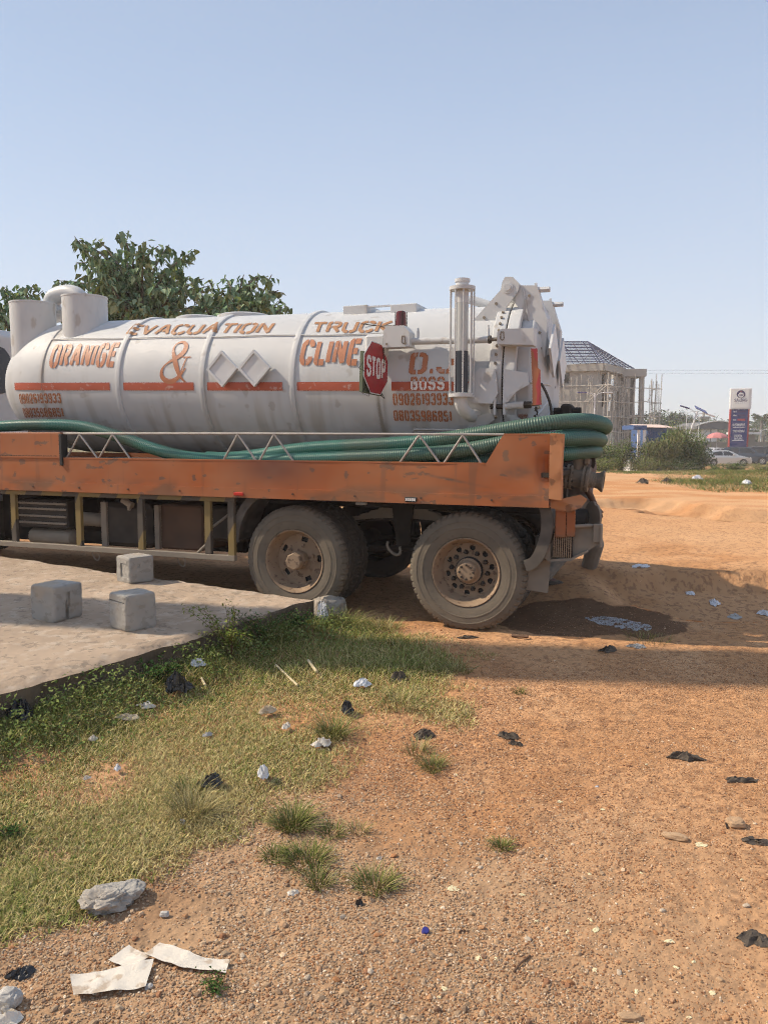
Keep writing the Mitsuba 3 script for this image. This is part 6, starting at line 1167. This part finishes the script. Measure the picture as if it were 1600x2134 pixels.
# ------------------------------------------------------------------ bushes, rough grass, far trees
BP = {"g": [[.105, .16, .045], [.135, .185, .055], [.08, .125, .035]], "y": [[.17, .21, .06], [.21, .225, .08], [.135, .175, .05]], "d": [[.055, .085, .03], [.07, .105, .04], [.045, .07, .025]], "r": [[.17, .20, .08], [.12, .16, .055], [.24, .24, .12]]}
def shrub(px, py, d, w, h, n, pal_, ll, label, up=False, group=None):
    b = at(px, 908, d); b[2] = zh(b[0], b[1]); K = thing("shrub", label, "shrub", group); k = 12; cl = []; st = []; h = h + max(0.0, 0.0 - float(b[2])) * (.75 if h > 1.2 else .15)
    for i in range(k):
        a = rng.uniform(0, 2 * math.pi); r = w * .42 * math.sqrt(rng.random()); e = b + [r * math.cos(a), r * math.sin(a), h * rng.uniform(.45, 1.0) * (1 - .5 * (r / w) ** 2)]; cl.append(e); st.append(tube(spline([b + [r * .15 * math.cos(a), r * .15 * math.sin(a), -.05], b + (e - b) * [.35, .35, .5], e], 8)[0], np.linspace(.03, .01, 8), 5))
    cl = np.array(cl); i = rng.integers(0, k, n); t = rng.uniform(.25, 1.05, n)[:, None]; q = b + (cl[i] - b) * t + rng.normal(0, 1, (n, 3)) * [w * .085, w * .085, h * .075]; q[:, 2] = np.maximum(q[:, 2], b[2] + .03)
    add(f"{K}__stem", cat(st), "bark", True); col = np.array(BP[pal_])[rng.integers(0, 3, n)] * rng.uniform(.75, 1.25, (n, 1)); col *= (.8 + .4 * rng.random(k))[i][:, None]
    m, c = leaves(q, ll * rng.uniform(.6, 1.3, n), ll * (.16 if up else .5) * rng.uniform(.7, 1.2, n), .5, col, droop=-.9 if up else .2); add(f"{K}__foliage", m, "vertex_matte", smooth=False, color=c)
for a in [(1205, 0, 46, 2.6, 1.7, 2600, "y", .13, "leftmost bright green bush beside the hose loops"), (1262, 0, 45, 2.4, 1.55, 2600, "g", .14, "bushy green shrub right of the hose loops"), (1295, 0, 50, 2.2, 2.0, 2200, "y", .15, "feathery pale green shrub under the scaffolding"), (1250, 0, 42.5, 3.0, .8, 2600, "y", .11, "low grassy shrub at the edge of the bare earth"),
          (1330, 0, 49, 2.0, 1.8, 1800, "d", .14, "dark shrub below the kiosk awning"), (1352, 0, 47, 2.0, 1.5, 1500, "r", .22, "dry straggly shrub below the blue container"), (1385, 0, 46, 2.2, 1.9, 2200, "r", .42, "tall reed clump below the blue container"), (1402, 0, 47.5, 2.0, 2.15, 2000, "g", .40, "tallest reed clump below the leaning lamp"), (1430, 0, 48, 2.4, 2.0, 2200, "g", .32, "broad reedy shrub right of the leaning lamp"), (1446, 0, 50, 1.9, 1.6, 2200, "d", .18, "dark shrub left of the silver hatchback"), (1345, 0, 43, 2.6, .8, 2000, "r", .13, "low half-dry growth in front of the reeds"), (1420, 0, 43.5, 3.0, .7, 2000, "d", .12, "low dark growth in front of the broad reedy shrub"),
          (1459, 0, 60, 2.2, 1.6, 1800, "d", .2, "dark bush behind the silver hatchback's tail"), (1425, 0, 58, 3.0, 3.0, 2000, "y", .2, "rounded yellow-green shrub behind the leaning lamp"), (1500, 0, 56, 2.0, .55, 1300, "g", .14, "bush hiding the front wheel of the silver hatchback"), (1540, 0, 57, 2.4, .75, 1500, "g", .15, "bush in front of the dark blue estate car"), (1585, 0, 56, 2.6, .65, 1500, "y", .14, "bush at the right edge in front of the black car"), (1172, 0, 50, 2.6, 1.9, 1600, "g", .15, "shrub half hidden by the rear of the truck")]: shrub(*a, up=("reed" in a[8]))
# rough field grass on the right, in the middle distance
FG = sg.Polygon([G(x, y)[:2] for x, y in [(1235, 975), (1300, 985), (1350, 984), (1420, 990), (1330, 1000), (1420, 1013), (1500, 1020), (1620, 1030), (1800, 1040), (1900, 985), (1700, 953), (1500, 952), (1230, 955)]])
x0, y0, x1, y1 = FG.bounds; N = 230000; yy = y0 + (y1 - y0) * rng.random(N) ** 1.6; xx = x0 + (x1 - x0) * rng.random(N); kp = (xx < .56 * yy + 1); xx, yy = xx[kp], yy[kp]; sd = poly_sd(FG, xx, yy)
ok = rng.random(len(xx)) < sm(-.4, 1.6, sd + (nz(xx, yy, .5, 4, 71) - .45) * 3.4); xx, yy = xx[ok], yy[ok]; n = len(xx); pt = nz(xx, yy, .35, 3, 77)
m, c = blades(np.column_stack([xx, yy, height(xx, yy) - .01]), rng.uniform(.05, .16, n) * (.5 + 1.2 * pt), rng.uniform(.015, .03, n), rng.uniform(.2, 1.0, n), grass_cols(n, np.clip(.38 - (pt - .45) * 2.4, .05, .7)) * [.95, 1.0, 1.05], 1)
add("field_grass", m, "vertex_matte", smooth=False, color=c, label="rough green grass in front of the parked cars", kind="stuff")
for i, (px, py, mat) in enumerate([(1391, 968, "plastic_white"), (1375, 970, "plastic_white"), (1350, 975, "plastic_white"), (1452, 1000, "plastic_white"), (1556, 1010, "plastic_white"), (1262, 976, "plastic_white"), (1337, 1008, "leather_dark"), (1390, 1005, "leather_dark")]): crumple(px, py, .5, .4, .22, 400 + i, mat, "litter_scrap", ["white sack at the foot of the reeds", "white scrap left of the white sack", "flat white scrap below the dark shrub", "white scrap in the rough grass, left one", "white scrap in the rough grass, right one", "pale scrap under the low grassy shrub", "dark clod alone on the bare earth by the valve", "dark clod at the rough grass tip"][i], "litter", i, n=12)
def crown_tree(px, pt, d, w, h, n, label, flat=.5, cat_="tree", base="tree", pal_="d", ll=.7):
    b = at(px, 908, d); b[2] = zh(b[0], b[1]); top = at(px, pt, d)[2]; K = thing(base, label, cat_); k = 26; cl = []
    for i in range(k): a = rng.uniform(0, 2 * math.pi); r = w * .5 * math.sqrt(rng.random()); cl.append([b[0] + r * math.cos(a), b[1] + r * math.sin(a) * .8, top - h * (.12 + .75 * rng.random()) * (1) - h * .45 * (r / (w * .5)) ** 2])
    cl = np.array(cl); i = rng.integers(0, k, n); q = cl[i] + rng.normal(0, 1, (n, 3)) * [w * .085, w * .085, h * .085]; add(f"{K}__trunk", tube([b - [0, 0, .3], [b[0], b[1], top - h * .5]], np.array([.4, .25]), 8), "bark", True)
    m, c = leaves(q, ll * rng.uniform(.6, 1.2, n), ll * .6 * rng.uniform(.7, 1.2, n), .6, np.array(BP[pal_])[rng.integers(0, 3, n)] * rng.uniform(.75, 1.2, (n, 1)), droop=.1); add(f"{K}__crown", m, "vertex_matte", smooth=False, color=c)
for a in [(1362, 852, 150, 9, 5.0, 2600, "dark spreading tree right behind the scaffolding"), (1395, 851, 160, 12, 5.5, 3000, "widest dark spreading tree behind the blue container"), (1430, 862, 155, 8, 5.0, 2200, "dark tree behind the leaning street lamp"), (1345, 868, 140, 6, 4, 1500, "small dark tree beside the porch of the unfinished building"), (1486, 866, 210, 3.2, 7, 900, "narrow dark cypress group above the white shed"), (1590, 872, 200, 9, 5, 1800, "hazy tree at the right edge behind the lamp post"), (1562, 878, 170, 4, 5, 1000, "slender dark tree right of the price pylon"), (1515, 890, 220, 12, 5, 1600, "hazy tree behind the price pylon"), (1640, 878, 190, 10, 5, 1200, "hazy tree just past the right edge")]: crown_tree(*a)
PT = thing("palm_tree", "hazy palm tree above the sheds at the right", "tree"); b = at(1583, 908, 150); tz = at(0, 873, 150)[2]; g0 = zh(b[0], 150); add(f"{PT}__trunk", tube([(b[0], 150, g0), (b[0] + .3, 150, tz)], np.array([.35, .22]), 8), "bark", True)
fr = [];
for k in range(18):
    a = rng.uniform(0, 2 * math.pi); L_ = rng.uniform(1.8, 2.8); el = rng.uniform(-.1, .9); t = np.linspace(0, 1, 14)[:, None]; c = np.array([b[0] + .3, 150, tz]) + t * L_ * np.array([math.cos(a) * math.cos(el), math.sin(a) * math.cos(el), math.sin(el)]) + t ** 2 * [0, 0, -.9]; fr.append(c[2:].repeat(5, 0))
q = np.concatenate(fr); m, c = leaves(q + rng.normal(0, .05, q.shape), np.full(len(q), .6), np.full(len(q), .12), .3, np.array(BP["d"])[rng.integers(0, 3, len(q))], droop=.5); add(f"{PT}__frond", m, "vertex_matte", smooth=False, color=c)
N = 26000; xx = rng.uniform(-40, 330, N); dd = rng.uniform(230, 330, N); hh = 3.0 + 6.5 * nz(xx, dd * .2, .06, 3, 90); q = np.column_stack([xx, dd, rng.random(N) * hh]); q[:, 2] += height(q[:, 0], q[:, 1]); m, c = leaves(q, rng.uniform(.8, 1.8, N), rng.uniform(.6, 1.3, N), .6, np.array(BP["d"])[rng.integers(0, 3, N)] * rng.uniform(.8, 1.2, (N, 1)), droop=.1); add("treeline", m, "vertex_matte", smooth=False, color=c, label="far-off hazy treeline along the horizon", kind="stuff")
for y, lb in ((778, "lower power line crossing the hazy sky on the right"), (772, "upper power line crossing the hazy sky on the right")): add("power_line", tube(spline([at(1150, y - 6, 125), at(1400, y, 120), at(1900, y - 9, 115)], 30)[0], .013, 5), "grimy_steel", True, label=lb, cat="cable")
MS = add("concrete_mast", tube([(-9.5, 6.77, -.2), (-9.5, 6.77, 16.0)], np.array([.50, .46]), 24), "render_grey", 40, label="thick round concrete mast standing left of the slab", cat="mast")
# ------------------------------------------------------------------ haze
if HAZE > 0:
    scene["haze_air"] = {"type": "homogeneous", "albedo": {"type": "rgb", "value": [.95, .955, .97]}, "sigma_t": {"type": "rgb", "value": [HAZE, HAZE, HAZE]}}
    scene["haze"] = {"type": "cube", "to_world": T4().translate([40, 160, 10.5]).scale([480, 420, 16.5]), "bsdf": {"type": "null"}, "interior": {"type": "ref", "id": "haze_air"}}
    scene["camera"]["medium"] = {"type": "ref", "id": "haze_air"}; labels["haze"] = {"kind": "stuff", "label": "pale dusty haze in the air"}
